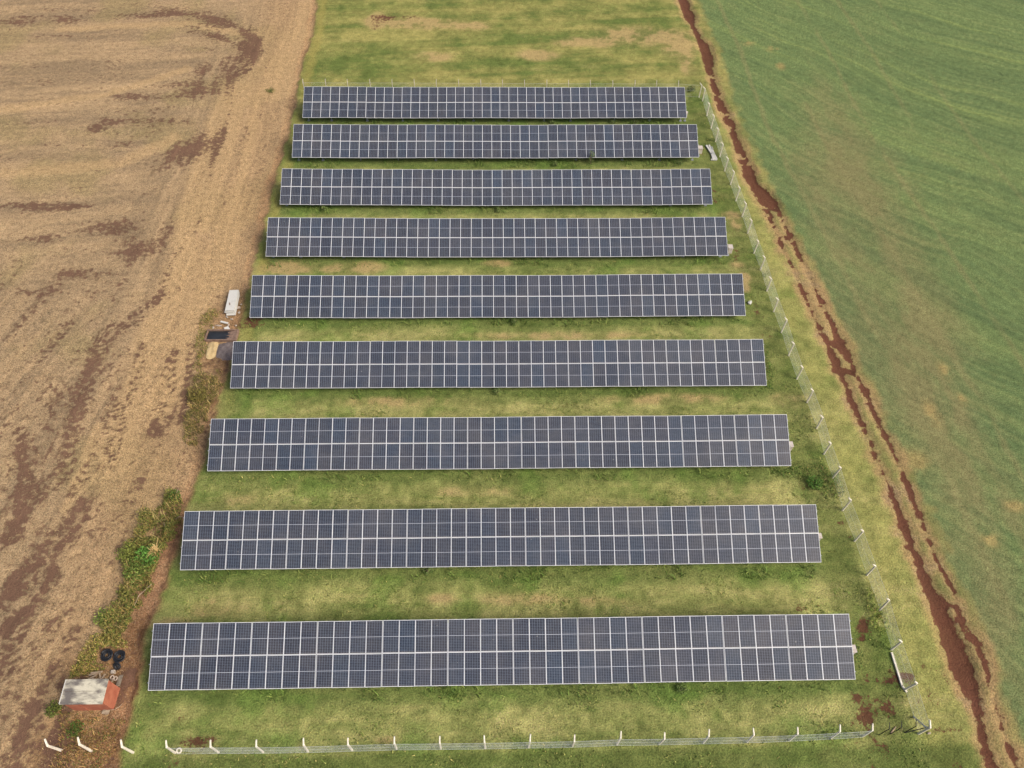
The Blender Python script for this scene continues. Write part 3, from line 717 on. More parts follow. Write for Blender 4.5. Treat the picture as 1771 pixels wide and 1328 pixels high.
# three free posts at the open end of the front line
for (px, py), lab, rz in [((107, 1298), 'bent-top concrete post farthest along the line, on brown earth, without wire mesh', .25), ((158.5, 1299), 'bent-top concrete post in dry weeds, between the brown-earth post and the grass-edge post', .12), ((230.5, 1301.5), 'bent-top concrete post without mesh on the grass edge, next to the fence end', .05)]:
    p = gp(px, py); o = link('fence_post', post_mesh((-.1, 1, 0), 'fence_post', 1.85, .52, .125)); o.location = (p[0], p[1], 0); o.rotation_euler = (random.gauss(0, .03), random.gauss(0, .03), rz)
    tag(o, lab, 'fence post', 'free posts at the open end of the fence')
def beam(name, mat, pts, wd, ht, parent=None):
    g = MB()
    for a, b in zip(pts[:-1], pts[1:]):
        a, b = Vector(a), Vector(b); d = b-a
        q = d.to_track_quat('X', 'Z').to_matrix()
        k = len(g.v); g.box(tuple((a+b)/2), (d.length+wd*.55, wd, ht), q)
    return bevel(g.mesh(name, mat), .012)
# post lying along the foot of the side fence
P0, P1, P2 = gp(1542, 1129, .08), gp(1560, 1186, .08), gp(1567.5, 1196, .08)
o = link('fallen_post', beam('fallen_post', M['concrete'], [P0, P1, P2], .14, .13))
tag(o, 'long concrete post with bent end lying on the grass along the side fence', 'fence post')
# thin dark poles by the corner
for k, (a, b, c) in enumerate([((240, 1208), (345, 1140), (350, 1088)), ((362, 1196), (487, 1130), (496, 1078)), ((510, 1180), (640, 1112), (640, 1060))]):
    tr = lambda p, z: gp(1480+p[0]/6.023, 1080+p[1]/6.323, z)
    g = MB(); h_ = 1.75
    base = Vector(tr(a, 0)); bend = Vector((base.x, base.y, 0))+Vector((0, 0, h_)); tip = bend+Vector((0, .35, .33))
    g.tube([base-Vector((0, 0, .2)), bend, tip], [.035, .032, .024], 6)
    o = g.build('dark_pole', M['darkmetal'])
    tag(o, ['thin dark bent-top pole standing in the red soil next to the last front post', 'thin dark bent-top pole with a pale stick at its foot, middle of three', 'thin dark bent-top pole nearest to the braced corner post'][k], 'pole', 'dark poles in the fence gap')
g = MB(); tr = lambda p, z: Vector(gp(1480+p[0]/6.023, 1080+p[1]/6.323, z)); g.tube([tr((512, 1183), .05), tr((640, 1150), .5), tr((765, 1118), 1.5)], .03, 6)
tag(g.build('dark_rail', M['darkmetal']), 'long dark metal rail leaning from the grass up to the braced corner post', 'rail')
g = MB(); g.tube([tr((365, 1195), .04), tr((392, 1150), .05), tr((418, 1118), .04)], [.05, .045, .03], 5)
tag(g.build('broken_stick', M['wood']), 'short pale broken stick lying in the grass between the dark poles', 'stick')
g = MB(); g.box(tuple(tr((762, 1188), .06)), (.24, .12, .12), Matrix.Rotation(.2, 3, 'Z')); o = g.build('stone_block', M['rock']); bevel(o.data, .03)
tag(o, 'small pale stone block on the grass at the foot of the corner post', 'block')
# concrete ring by the front fence
def torus(mb, c, Rr, r, n=18, m=8, rot=None, wob=0.):
    vs = []; fs = []
    for i in range(n):
        a = 6.28318*i/n
        for j in range(m):
            b = 6.28318*j/m; p = Vector(((Rr+r*math.cos(b))*math.cos(a), (Rr+r*math.cos(b))*math.sin(a), r*math.sin(b)*1.6))
            if rot is not None: p = rot @ p
            vs.append(p+Vector(c))
    for i in range(n):
        for j in range(m): fs.append((i*m+j, ((i+1) % n)*m+j, ((i+1) % n)*m+(j+1) % m, i*m+(j+1) % m))
    mb.add(vs, fs)
p = gp(309.5, 1298, .1); g = MB(); torus(g, tuple(p), .15, .05, 20, 8, Matrix.Rotation(R(25), 3, 'X'))
tag(g.build('concrete_ring', M['concrete'], smooth=True), 'small white ring standing at the foot of the first meshed front post', 'ring')

# ------------------------------------------------------------------ the shed and its clutter
def shed():
    x0, x1, y0, y1 = -29.62, -26.90, 13.92, 15.36
    root = empty('brick_shed', ((x0+x1)/2, (y0+y1)/2, 0), 0, 'small orange-walled shed with a stained pale flat roof at the field corner', 'shed')
    cx, cy = (x0+x1)/2, (y0+y1)/2; hx, hy = (x1-x0)/2, (y1-y0)/2
    hf, hn = 2.02, 1.86                                # roof falls towards the camera side
    t_ = .14
    walls = MB()
    def wall(ax, ay, bx, by, za, zb):
        d = Vector((bx-ax, by-ay, 0)); n = Vector((d.y, -d.x, 0)).normalized()*t_
        A, B = Vector((ax, ay, -.15)), Vector((bx, by, -.15))
        vs = [A, B, B-n, A-n, Vector((ax, ay, za)), Vector((bx, by, zb)), Vector((bx, by, zb))-n, Vector((ax, ay, za))-n]
        m = MB(); m.add(vs, [(0, 1, 5, 4), (1, 2, 6, 5), (2, 3, 7, 6), (3, 0, 4, 7), (4, 5, 6, 7), (3, 2, 1, 0)])
        return m.build('wall', M['orange'], root)
    wall(-hx, -hy, hx, -hy, hn, hn); wall(hx, -hy+t_+.003, hx, hy-t_-.003, hn+.012, hf-.012)
    wall(hx, hy, -hx, hy, hf, hf); wall(-hx, hy-t_-.003, -hx, -hy+t_+.003, hf-.012, hn+.012)
    for ya, yb, nm in ((-hy-.10, .0, 0), (.012, hy+.05, 1)):
        m = MB(); z = lambda v: hn+(hf-hn)*(v+hy)/(2*hy)+.01+(.012 if nm else 0)
        vs = [(-hx-.12, ya, z(ya)), (hx+.04, ya, z(ya)), (hx+.04, yb, z(yb)), (-hx-.12, yb, z(yb))]
        m.add(vs+[(a, b, c+.035) for a, b, c in vs], [(3, 2, 1, 0), (4, 5, 6, 7), (0, 1, 5, 4), (1, 2, 6, 5), (2, 3, 7, 6), (3, 0, 4, 7)])
        m.build('roof_sheet', M['roof'], root)
    m = MB(); m.box((-hx-.14, 0, (hf+hn)/2+.05), (.05, 2*hy+.12, .05), Matrix.Rotation(math.atan2(hf-hn, 2*hy), 3, 'X')); m.build('roof_edge', M['slab'], root)
    m = MB(); m.box((-.7, -hy-.012, .9), (.75, .03, 1.7)); d = m.build('door', M['orange'], root); d['label'] = 'flush orange door'
    return root
shed()
def zc(px, py, z=0.): return gp(70+px/7.379, 1100+py/7.379, z)
def coil(name, c, Rr, rot, label):
    g = MB(); pts = []; turns = 8
    for k in range(turns*22+1):
        a = 6.28318*k/22; lay = int(k/22)
        rr = Rr*(.40+.60*((k/22) % 2.5)/2.5)+random.gauss(0, .008); zz = .05+.06*(lay % 3)+.04*(lay//3)
        pts.append(rot @ Vector((rr*math.cos(a), rr*math.sin(a), zz))+Vector(c))
    g.tube(pts, .048, 6); return tag(g.build(name, M['black'], smooth=True), label, 'pipe coil', 'coils of black pipe in the weeds')
coil('pipe_coil', tuple(zc(857, 250)), .44, Matrix.Identity(3), 'coil of black corrugated pipe on the weeds, the one toward the ploughed field')
coil('pipe_coil', tuple(zc(1018, 268)), .43, Matrix.Identity(3), 'coil of black corrugated pipe lying flat on the weeds, the one toward the solar array')
coil('pipe_coil', tuple(zc(992, 372)), .26, Matrix.Rotation(R(38), 3, 'X'), 'smallest coil of black pipe, tilted against the flat coil toward the solar array')
for k, (a, b, lab) in enumerate([((612, 500), (770, 470), 'topmost long pale plank across the timber heap behind the shed'), ((640, 470), (790, 455), 'short pale plank at the rear edge of the timber heap behind the shed'), ((610, 545), (720, 500), 'pale plank lying slanted on the timber heap, toward the ploughed field'), ((605, 558), (740, 548), 'pale plank lying along the rear wall of the shed'), ((655, 530), (700, 565), 'broken short plank under the timber heap by the shed wall'), ((757, 470), (765, 560), 'pale plank pointing straight from the heap to the shed roof'), ((830, 485), (765, 560), 'yellowish plank crossing the end of the timber heap behind the shed'), ((825, 540), (895, 595), 'white plank with its end against the shed beside the two clay rings'), ((925, 560), (895, 600), 'stub of white plank between the shed and the two clay rings')]):
    A, B = Vector(zc(*a, .12+.03*(k % 3))), Vector(zc(*b, .10+.03*((k+1) % 3))); d = B-A
    g = MB(); g.box((0, 0, 0), (d.length, .11, .035)); o = g.build('plank', M['wood']); o.location = (A+B)/2
    o.rotation_euler = d.to_track_quat('X', 'Z').to_euler(); tag(o, lab, 'plank', 'loose planks behind the shed')
for px, py, lab in [(915, 527, 'pale clay ring beside the shed, the one toward the timber heap'), (958, 541, 'pale clay ring beside the shed, the one toward the leaning board')]:
    g = MB(); torus(g, tuple(zc(px, py, .1)), .12, .045, 16, 8, Matrix.Rotation(.2, 3, 'X')); tag(g.build('clay_ring', M['pvc'], smooth=True), lab, 'ring', 'clay rings by the shed')
g = MB(); g.box(tuple(zc(927, 457, .13)), (.26, .24, .26), Matrix.Rotation(.15, 3, 'Z')); o = g.build('stone_block', M['rock']); bevel(o.data, .02)
tag(o, 'pale square block on the ground between the pipe coils and the clay rings', 'block')
A, B = Vector(zc(1030, 500, .05)), Vector(zc(985, 640, .5)); d = B-A
g = MB(); g.box((0, 0, 0), (d.length, .30, .03)); o = g.build('leaning_board', M['ply']); o.location = (A+B)/2; o.rotation_euler = d.to_track_quat('X', 'Z').to_euler()
tag(o, 'weathered greyish board leaning at the rear corner of the orange shed', 'board')
g = MB(); g.box((0, 0, 0), (.48, .30, .03)); o = g.build('board_scrap', M['ply']); o.location = zc(832, 968, .06); o.rotation_euler = (.1, .05, -.15)
tag(o, 'flat pale board scrap on the ground before the shed front corner', 'board')
g = MB(); g.tube([zc(742, 975, .05), zc(850, 945, .12), zc(940, 938, .15), zc(1005, 905, .12), zc(1062, 845, .05)], [.012, .02, .025, .02, .01], 5)
g.tube([zc(940, 938, .15), zc(985, 905, .3), zc(1010, 900, .25)], [.018, .012, .008], 5)
tag(g.build('fallen_branch', M['wood'], smooth=True), 'long curved bare branch lying before the shed corner', 'branch')

# ------------------------------------------------------------------ slabs, basin, heaps beside the middle rows
def slab_stack():
    labs = ['lowest white slab of the stack beside the middle array', 'second white slab from the ground in the stack beside the middle array', 'third white slab from the ground in the stack beside the middle array', 'fourth white slab from the ground, just under the topmost one', 'topmost white slab of the stack, with one small brown hole-like stain']
    a, b = gps([(396, 538)])[0], gps([(408, 503)])[0]
    c = Vector((-27.08, 53.05, 0)); an = R(2)
    z = .12
    for k in range(5):
        g = MB(); g.box((0, 0, 0), (.92, 2.9, .10)); o = g.build('white_slab', M['slab']); bevel(o.data, .012)
        o.location = (c.x+random.uniform(-.06, .06), c.y+random.uniform(-.07, .07)+(-.12 if k == 0 else 0), z+.05); o.rotation_euler = (0, 0, an+random.gauss(0, .02)); z += .115
        tag(o, labs[k], 'slab', 'stacked white slabs')
    for sy in (-1.1, 1.1):
        g = MB(); g.box((0, 0, 0), (1.0, .12, .11)); o = g.build('bearer_block', M['wood']); o.location = (c.x, c.y+sy, .06)
        tag(o, 'timber bearer under the near end of the white slab stack' if sy < 0 else 'timber bearer under the far end of the white slab stack', 'bearer')
    g = MB(); g.box((0, 0, 0), (.10, .34, .012)); o = g.build('brown_rag', M['brickrim']); o.location = (c.x-.05, c.y-.55, z+.012); o.rotation_euler = (0, 0, .3)
    tag(o, 'small dark brown scrap lying on the topmost white slab', 'scrap')
slab_stack()
def post_pile():
    labs = ['broad flat white post forming the bottom of the pile off the second array end', 'white bent post on top of the pile, toward the array', 'white bent post on top of the pile, toward the side fence', 'thin loose pale stick across the far end of the pile of white posts']
    for k, (a, b, c_, w_, z) in enumerate([((1222, 252), (1231, 266), (1234, 276), .13, .12), ((1226.5, 251.5), (1232, 265), (1237, 276), .10, .12), ((1230, 255), (1235, 266), (1239.5, 275.5), .075, .12)]):
        o = link('lying_post', beam('lying_post', M['slab'], [gp(*a, z), gp(*b, z), gp(*c_, z)], w_*2., .16+.02*k))
        tag(o, ['wide white concrete post lying in the pile, toward the second array', 'white concrete post lying in the middle of the three-post pile', 'narrow white concrete post lying in the pile, toward the side fence'][k], 'post', 'pile of white posts on the grass')
    g = MB(); g.tube([gp(1231, 253, .3), gp(1233, 258, .28)], .05, 4); tag(g.build('timber_stub', M['slab']), 'short white stub resting on the far end of the pile of posts', 'stub')
    for a in ((1232, 274.5), ):
        g = MB(); g.box(tuple(gp(1234.5, 276, .08)), (.75, .2, .16)); o = g.build('stone_block', M['slab']); bevel(o.data, .02); tag(o, 'white block under the near end of the pile of posts', 'block')
post_pile()
def basin():
    P = [Vector((-28.72, 49.35, 0)), Vector((-25.7, 49.35, 0)), Vector((-25.7, 47.98, 0)), Vector((-28.72, 48.02, 0))]
    c = sum(P, Vector())/4
    root = empty('concrete_basin', c, 0, 'shallow rectangular basin with thin brown rim and dark floor beside the array end', 'basin')
    for k, (dx, dy, sx, sy) in enumerate([(0, .66, 3.05, .09), (0, -.66, 3.05, .09), (-1.48, 0, .09, 1.225), (1.48, 0, .09, 1.225)]):
        g = MB(); g.box((dx, dy, .02), (sx, sy, .62)); g.build('rim_wall', M['brickrim'], root)
    g = MB(); g.box((0, 0, .10), (2.86, 1.22, .08)); g.build('basin_floor', M['tank'], root)
    g = MB(); n = 16
    vs = [(1.42, -.6+1.2*i/n, .15) for i in range(n+1)]+[(.62+.16*math.sin(i*1.3)+.1*math.sin(i*2.9), -.6+1.2*i/n, .147) for i in range(n+1)]
    top = [(1.42, -.6+1.2*i/n, .30) for i in range(n+1)]
    g.add(top+vs[n+1:], [(i, i+1, n+2+i, n+1+i) for i in range(n)]); g.build('soil_drift', M['brickrim'], root)
basin()
def heap(name, mat, c, sx, sy, h, label, cat, ang=0., seed=1):
    vs = []; fs = []; n = 26; rg = np.random.default_rng(seed)
    for i in range(n+1):
        for j in range(n+1):
            u, v = 2*i/n-1, 2*j/n-1
            r = (abs(u)**3+abs(v)**3)**(1/3)*(1+.12*(vn(np.array([u*2+seed]), np.array([v*2.]), seed)[0]-.5)*2)
            z = h*max(0, min(1, (1-r)*2.2))*(.75+.5*vn(np.array([u*4.+9]), np.array([v*4.+seed]), 5)[0])-.03
            vs.append((u*sx*1.05+rg.normal(0, .01), v*sy*1.05+rg.normal(0, .01), z))
    for i in range(n):
        for j in range(n): k = i*(n+1)+j; fs.append((k, k+n+1, k+n+2, k+1))
    g = MB(); g.add(vs, fs); o = g.build(name, mat, smooth=True); o.location = c; o.rotation_euler = (0, 0, ang)
    return tag(o, label, cat)
heap('sand_heap', M['sand'], (-27.85, 46.9, 0), .56, 1.15, .22, 'low yellow sand heap below the basin, touching the grey gravel', 'sand heap', .06, 3)
heap('gravel_heap', M['gravel'], (-26.35, 46.85, 0), 1.05, 1.15, .20, 'low grey gravel heap between the yellow sand and the array end', 'gravel heap', .04, 8)
def chunk(c, s, mat, name='concrete_chunk'):
    bm = bmesh.new(); bmesh.ops.create_icosphere(bm, subdivisions=1, radius=1)
    for v in bm.verts: v.co = Vector((v.co.x*s[0], v.co.y*s[1], v.co.z*s[2]))*random.uniform(.75, 1.15)
    me = bpy.data.meshes.new(name); bm.to_mesh(me); bm.free(); me.materials.append(mat)
    o = link(name, me); o.location = c; o.rotation_euler = (0, 0, random.uniform(0, 3)); return o
zd = lambda px, py, z=0.: gp(340+px/8.3, 480+py/8.3, z)
for px, py, s, lab in [(598, 432, (.30, .22, .14), 'largest tan rubble chunk beside the near end of the white slab stack'), (612, 500, (.20, .14, .1), 'tan rubble chunk just below the largest one beside the slab stack'), (640, 385, (.14, .1, .08), 'small pale chunk beside the side of the white slab stack, above the largest'), (240, 718, (.18, .13, .1), 'white chunk at the field edge of the debris, above the basin corner'), (508, 598, (.2, .12, .1), 'pale chunk in the middle of the debris between slab stack and basin'), (460, 678, (.22, .12, .1), 'pale chunk touching the square tile in the debris above the basin'), (565, 688, (.14, .1, .09), 'small pinkish chunk of the debris, toward the array'), (435, 565, (.24, .1, .08), 'brownish flat chunk just below the slab stack'), (320, 690, (.4, .12, .08), 'long greyish chunk between the white chunk and the square tile')]:
    o = chunk(tuple(zd(px, py, s[2]*.5)), s, M['rock']); tag(o, lab, 'rubble', 'rubble between the slab stack and the basin')
g = MB(); g.box((0, 0, 0), (.46, .42, .05)); o = g.build('square_tile', M['slab']); o.location = zd(435, 730, .1); o.rotation_euler = (.15, .1, .6); tag(o, 'white square tile lying in the debris directly above the basin', 'tile')
A, B = Vector(zd(345, 630, .12)), Vector(zd(450, 655, .12)); d = B-A
g = MB(); g.box((0, 0, 0), (d.length, .2, .06)); o = g.build('white_board', M['slab']); o.location = (A+B)/2; o.rotation_euler = d.to_track_quat('X', 'Z').to_euler(); tag(o, 'long white board lying across the debris between slab stack and basin', 'board')
o = chunk(tuple(gp(1296.5, 523, .15)), (.3, .24, .2), M['slab'], 'white_rock'); tag(o, 'white rock on the grass by the fence end of the middle array', 'rock')

# ------------------------------------------------------------------ vegetation
GREEN = [(96, 118, 52), (78, 100, 42), (120, 138, 60), (140, 148, 70), (66, 86, 38)]
def leaf_arrays(P, size, cols, flat=.5, aspect=.55):
    n = len(P); s = size*(.6+.8*RNG.random(n))
    a = RNG.random(n)*6.2832; tl = np.arccos(1-RNG.random(n)*flat)
    d = np.stack([np.cos(a)*np.cos(tl), np.sin(a)*np.cos(tl), np.sin(tl)*np.where(RNG.random(n) < .5, 1, -1)*.8], 1)
    e = np.stack([-np.sin(a), np.cos(a), RNG.normal(0, .35, n)], 1); e /= np.linalg.norm(e, axis=1)[:, None]
    L = d*s[:, None]*.5; W = e*s[:, None]*.5*aspect
    V = np.stack([P-L, P+W-L*.1, P+L, P-W-L*.1], 1).reshape(-1, 3)
    F = np.arange(4*n).reshape(-1, 4)
    ci = RNG.integers(0, len(cols), n); c = np.array([lin(k) for k in cols])[ci]*(.7+.8*RNG.random(n))[:, None]
    return V, F, np.repeat(c, 4, 0)
def blade_arrays(P, h, cols, lean=.5, wd=.02):
    n = len(P); hh = h*(.5+RNG.random(n)); a = RNG.random(n)*6.2832; ln = lean*RNG.random(n)*hh
    d = np.stack([np.cos(a), np.sin(a), np.zeros(n)], 1); s = np.stack([-np.sin(a), np.cos(a), np.zeros(n)], 1)*wd*(.6+.8*RNG.random(n))[:, None]
    up = np.array([0, 0, 1.])
    m = P+d*(ln*.35)[:, None]+up*(hh*.6)[:, None]; t_ = P+d*ln[:, None]+up*hh[:, None]*.95
    V = np.stack([P-s, P+s, m+s*.8, m-s*.8, t_+s*.15, t_-s*.15], 1).reshape(-1, 3)
    k = np.arange(n)*6
    F = np.concatenate([np.stack([k, k+1, k+2, k+3], 1), np.stack([k+3, k+2, k+4, k+5], 1)])
    ci = RNG.integers(0, len(cols), n); c = np.array([lin(q) for q in cols])[ci]*(.7+.8*RNG.random(n))[:, None]
    return V, F, np.repeat(c, 6, 0)
def veg(name, parts, parent=None, origin=(0, 0, 0)):
    V = []; F = []; C_ = []; k = 0
    for v, f, c in parts: V.append(v); F.append(f+k); C_.append(c); k += len(v)
    V = np.concatenate(V)-np.array(origin); o = link(name, np_mesh(name, V, np.concatenate(F), M['leaf'], {'Col': np.concatenate(C_)}), parent)
    if parent is None: o.location = origin
    return o
def inside(x, y, P):
    P = np.asarray(P); r = np.zeros(x.shape, bool); j = len(P)-1
    for i in range(len(P)):
        a, b = P[i], P[j]
        k = ((a[1] > y) != (b[1] > y)) & (x < (b[0]-a[0])*(y-a[1])/(b[1]-a[1]+1e-12)+a[0]); r ^= k; j = i
    return r
def strip_points(poly_px, dens, seed):
    P = gps(poly_px); lo, hi = P.min(0)-.4, P.max(0)+.4; n = int(dens*np.prod(hi-lo))
    x = lo[0]+(hi[0]-lo[0])*RNG.random(n); y = lo[1]+(hi[1]-lo[1])*RNG.random(n)
    wx, wy = (fbm(x*1.2, y*1.2, seed)-.5)*1.3, (fbm(x*1.2, y*1.2, seed+5)-.5)*1.3
    k = inside(x+wx, y+wy, P)
    for cx_, cy_ in COILS: k &= (x-cx_)**2+(y-cy_)**2 > .42
    x, y = x[k], y[k]
    dens_ = fbm(x*1.1, y*1.1, seed+9); k = RNG.random(len(x)) < ss(dens_, .2, .45); return x[k], y[k], dens_[k]
def thicket(name, poly, dens, h, cols, size, seed, dry=.15, drycols=((190, 160, 98), (168, 140, 80), (206, 182, 120))):
    x, y, dd = strip_points(poly, dens, seed)
    hh = h*(.35+1.1*ss(dd, .3, .75)); z = hh*np.sqrt(RNG.random(len(x)))
    parts = [leaf_arrays(np.stack([x, y, z], 1), size, cols, .75)]
    k = RNG.random(len(x)) < dry*.5
    hp = hh[k]; parts.append(blade_arrays(np.stack([x[k], y[k], z[k]*.5], 1), .55*h+.1, drycols, 1.1, .016))
    o = veg(name, parts); tag(o, kind='stuff'); return o
COILS = [tuple(zc(*p)[:2]) for p in ((857, 250), (1018, 268), (992, 372))]
HEDGE = [(300, 855), (318, 872), (305, 915), (288, 950), (278, 985), (262, 1015), (245, 1055), (215, 1100), (200, 1120), (178, 1118), (190, 1070), (208, 1035), (214, 985), (228, 930), (250, 890)]
thicket('undergrowth', HEDGE, 430, .75, [(118, 122, 56), (100, 106, 48), (142, 136, 72), (132, 120, 64), (86, 96, 44)], .16, 201, .25)
thicket('undergrowth', [(205, 1095), (222, 1110), (215, 1150), (200, 1160), (160, 1168), (120, 1170), (135, 1130), (165, 1095)], 330, .35, [(150, 140, 66), (120, 124, 56), (176, 158, 84), (98, 112, 48)], .13, 203, .5)
thicket('undergrowth', [(352, 645), (385, 650), (372, 690), (352, 740), (340, 775), (322, 770), (326, 700), (334, 660)], 260, .5, [(112, 106, 52), (96, 96, 46), (130, 120, 62), (84, 80, 42)], .13, 205, .3)
thicket('undergrowth', [(345, 560), (372, 530), (385, 540), (362, 575), (354, 620), (345, 650), (335, 640)], 180, .35, [(112, 118, 52), (96, 104, 46), (136, 128, 64)], .12, 207, .3)
thicket('undergrowth', [(95, 1225), (130, 1232), (190, 1240), (210, 1250), (195, 1310), (180, 1340), (85, 1340), (100, 1280)], 130, .22, [(132, 112, 62), (112, 108, 54), (150, 120, 72), (92, 104, 46)], .11, 209, .8, ((176, 136, 84), (150, 112, 68), (196, 160, 104)))
thicket('undergrowth', [(1385, 805), (1420, 800), (1450, 815), (1462, 850), (1440, 868), (1405, 845), (1370, 822), (1330, 815)], 150, .3, [(98, 124, 54), (84, 112, 46), (120, 134, 62)], .13, 211, .1)
thicket('undergrowth', [(1500, 1020), (1512, 1030), (1535, 1085), (1530, 1108), (1515, 1090), (1495, 1045)], 160, .35, [(126, 144, 60), (104, 128, 50), (146, 152, 70)], .13, 213, .2)
thicket('undergrowth', [(1325, 600), (1335, 640), (1340, 672), (1325, 672)], 150, .3, [(90, 118, 48), (74, 104, 42)], .13, 215, .05)
thicket('undergrowth', [(1476, 1120), (1492, 1125), (1495, 1150), (1480, 1158)], 150, .25, [(90, 120, 56), (74, 104, 46)], .12, 217, .05)
# grass that grows unmown under and along the lower edges of the arrays
def row_weeds():
    parts = []
    for i, y0 in enumerate(YS):
        n = 5200
        x = XS[i]+ROW_W*RNG.random(n); y = y0+.75-1.5*RNG.random(n)**1.0
        dn = fbm(x*.45, np.full(n, i*7.), 301, 4); k = RNG.random(n) < ss(dn, .5, .8)*.42+.04; x, y, dn = x[k], y[k], dn[k]
        y -= (fbm(x*1.3, x*0+i, 303)-.5)*.7
        P = np.stack([x, y, np.zeros(len(x))], 1)
        parts.append(blade_arrays(P, .34, [(96, 122, 54), (112, 134, 62), (84, 108, 48), (134, 146, 76)], 1.3, .028))
        k = RNG.random(len(x)) < .5; Q = P[k].copy(); Q[:, 2] = .05+.3*RNG.random(k.sum()); parts.append(leaf_arrays(Q, .12, [(96, 122, 54), (84, 108, 48), (116, 136, 64)], .7))
    tag(veg('weeds', parts), kind='stuff')
row_weeds()
# clumps of taller grass over the plot, dry straw over the stubble field
def tufts():
    n = 60000; x = -25+54*RNG.random(n); y = 4+88*RNG.random(n)**1.15
    dn = fbm(x*.35, y*.5, 401, 4); k = RNG.random(n) < ss(dn, .45, .7); x, y = x[k], y[k]
    un = np.zeros(len(x), bool)
    for i, y0 in enumerate(YS): un |= (y > y0-.1) & (y < y0+ROW_D) & (x > XS[i]) & (x < XS[i]+ROW_W)
    x, y = x[~un], y[~un]; k = x < xb(RP, y)-4; x, y = x[k], y[k]; k = x > xb(LP, y)+.6; x, y = x[k], y[k]
    P = np.stack([x, y, np.full(len(x), -.02)], 1)
    parts = [blade_arrays(P, .13, [(116, 134, 62), (100, 122, 54), (150, 152, 84), (174, 164, 98)], 1.6, .030)]
    parts.append(blade_arrays(P+np.stack([RNG.normal(0, .06, len(x)), RNG.normal(0, .06, len(x)), np.zeros(len(x))], 1), .11, [(116, 134, 62), (132, 140, 72), (94, 116, 50)], 1.6, .030))
    tag(veg('grass', parts), kind='stuff')
    n = 90000; y = 4+115*RNG.random(n)**1.3; e = .8+60*RNG.random(n)**1.2; x = xb(LP, y)-e
    dn = fbm(x*.3, y*.3, 405, 4); k = RNG.random(n) < ss(dn, .3, .7); x, y = x[k], y[k]
    P = np.stack([x, y, .02+.05*RNG.random(len(x))], 1)
    V, F, c = leaf_arrays(P, .17, [(186, 156, 112), (172, 142, 100), (200, 170, 124), (150, 122, 86)], .12, .16)
    tag(veg('straw', [(V, F, c)]), kind='stuff')
tufts()
def shrub(name, c, r, h, n, cols, label, cat='shrub', group=None, size=.16, stems=5):
    root = empty(name, (c[0], c[1], 0), 0, label, cat, group)
    u = RNG.normal(0, 1, (n, 3)); u /= np.linalg.norm(u, axis=1)[:, None]; rad = RNG.random(n)**.45
    lob = .75+.5*fbm(u[:, 0]*1.6+c[0], u[:, 1]*1.6+u[:, 2], 501)
    P = u*rad[:, None]*lob[:, None]*np.array([r, r, h*.5])+np.array([0, 0, h*.55]); P[:, 2] = np.maximum(P[:, 2], .04)
    veg('foliage', [leaf_arrays(P, size, cols, .7)], root)
    g = MB()
    for k in range(stems):
        a = random.uniform(0, 6.28); g.tube([(0, 0, -.05), (math.cos(a)*r*.25, math.sin(a)*r*.25, h*.4), (math.cos(a)*r*.55, math.sin(a)*r*.55, h*.75)], [.03, .02, .008], 5)
    g.build('stem', M['brickrim'], root)
    return root
shrub('leafy_shrub', gp(260, 966), .95, 1.1, 900, [(92, 132, 54), (80, 120, 48), (110, 146, 64)], 'bright green rounded shrub at the path side of the hedge', size=.2)
shrub('leafy_shrub', gp(243, 990), 1.1, 1.1, 1000, [(106, 126, 56), (92, 112, 48), (124, 138, 66)], 'mid green shrub in the hedge, just below the bright green shrub', size=.19)
shrub('leafy_shrub', gp(228, 960), 1.0, 1.0, 800, [(112, 120, 54), (98, 106, 46), (130, 134, 64)], 'olive green shrub in the hedge, on the field side of the bright green shrub', size=.18)
shrub('leafy_shrub', gp(303, 862), .6, .8, 420, [(92, 118, 50), (76, 100, 42)], 'small green shrub at the far tip of the hedge', size=.16)
shrub('leafy_shrub', gp(185, 1070), .8, .8, 500, [(120, 138, 60), (100, 120, 50), (142, 152, 72)], 'yellowish green shrub at the near end of the hedge above the pipe coils', size=.16)
shrub('leafy_shrub', gp(97, 1228), .55, .7, 400, [(92, 102, 44), (78, 88, 38), (112, 116, 54)], 'dark green shrub against the field side of the orange shed', size=.15)
shrub('leafy_shrub', gp(133, 1262), .6, .4, 300, [(90, 108, 46), (78, 96, 40)], 'low green shrub between the orange shed and the free posts', size=.14)
shrub('leafy_shrub', gp(345, 690), .85, .9, 600, [(112, 104, 50), (98, 90, 44), (128, 118, 60)], 'brownish olive shrub below the sand heap at the field edge', size=.15)
shrub('leafy_shrub', gp(1408, 838), .7, .6, 400, [(92, 126, 52), (76, 110, 44)], 'low bushy green shrub between the third array end and the side fence', size=.16)
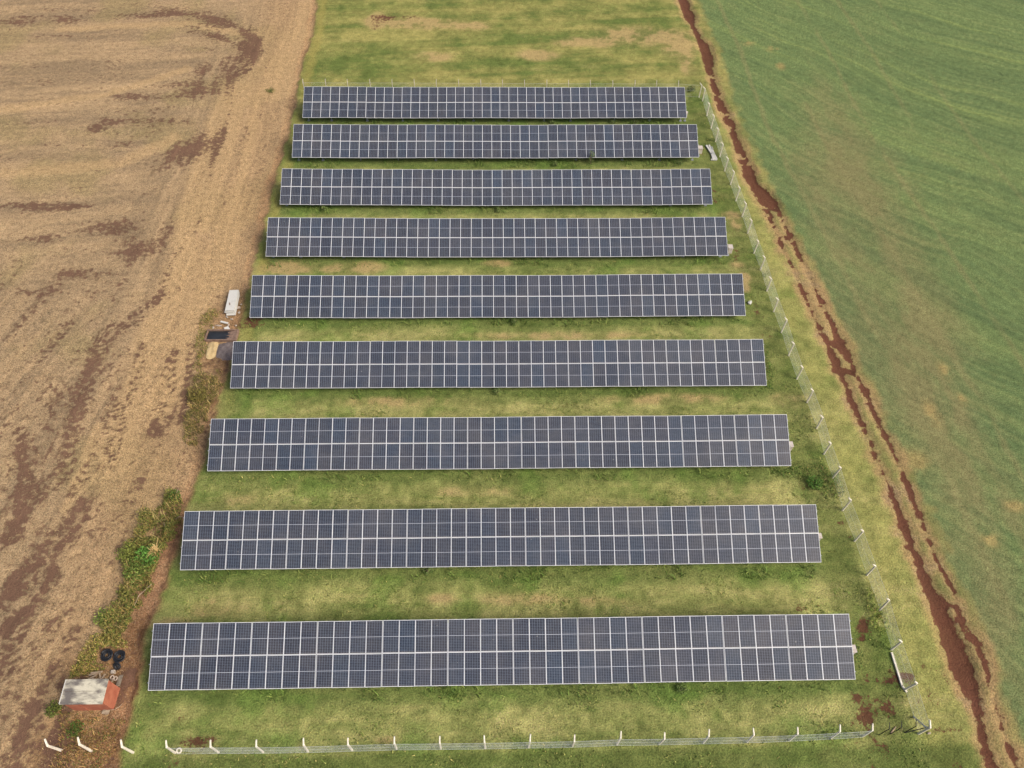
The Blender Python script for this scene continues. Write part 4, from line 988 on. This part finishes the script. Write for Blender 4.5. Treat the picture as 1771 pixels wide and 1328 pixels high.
shrub('leafy_shrub', gp(1195, 157), .7, .6, 300, [(84, 100, 44), (70, 88, 38)], 'dark low shrub at the fence end of the farthest array', size=.16)
shrub('leafy_shrub', gp(468, 158), .7, .3, 200, [(118, 122, 62), (100, 108, 54)], 'low green weed clump alone on the ploughed field edge', 'weed', size=.14)
WL = [(0, 955, 207, 'under the middle of the farthest array'), (0, 1060, 209, 'under the farthest array, between its middle and its fence end'), (0, 1098, 210, 'under the farthest array, nearer its fence end'), (1, 960, 283, 'under the middle of the second array'), (1, 1022, 280, 'tall, rising above the lower edge of the second array'), (1, 1176, 281, 'under the fence end of the second array'), (2, 862, 362, 'under the middle of the third array'), (2, 560, 360, 'under the field end of the third array'), (4, 890, 556, 'thin, at the middle array, just under its centre'), (7, 740, 985, 'under the second array from the front fence'), (8, 1180, 1190, 'under the first array behind the front fence'), (5, 860, 676, 'under the middle of the basin array')]
for r_, px, py, where in WL:
    tall = 'tall' in where; c = gp(px, py, .3); c[1] = min(c[1], YS[r_]+.15)
    shrub('weed_plant', c, .45 if not tall else .4, .55 if not tall else 1.9, 110 if not tall else 130, [(98, 118, 60), (82, 104, 50), (124, 136, 80)], 'green leafy weed '+where, 'weed', 'weeds growing under the arrays', .17, 4)
# dead stalks
for k, (pts, lab) in enumerate([([(283, 904), (288, 918), (294, 903)], 'forked bare white branch sticking out of the hedge top'), ([(302, 862), (306, 850), (309, 844)], 'short pale dead stalk at the far tip of the hedge'), ([(303, 898), (310, 893), (318, 894)], 'pale dead twig on the worn strip beside the array corner'), ([(262, 1010), (240, 1030), (232, 1048)], 'long dry stalk bent over the lower hedge')]):
    g = MB(); g.tube([gp(*p, .55+.15*j) for j, p in enumerate(pts)], [.03, .028, .012], 5)
    tag(g.build('dead_branch', M['wood'], smooth=True), lab, 'branch', 'dead branches in the hedge')
x = None
p = gp(269, 955, .7); V = blade_arrays(np.tile(p, (60, 1))+RNG.normal(0, .12, (60, 3)), .5, [(222, 190, 130), (200, 166, 108)], 1.5, .03)
o = veg('dry_leaf_bunch', [V]); tag(o, 'bunch of dry straw-coloured leaves beside the bright green shrub', 'dead plant')
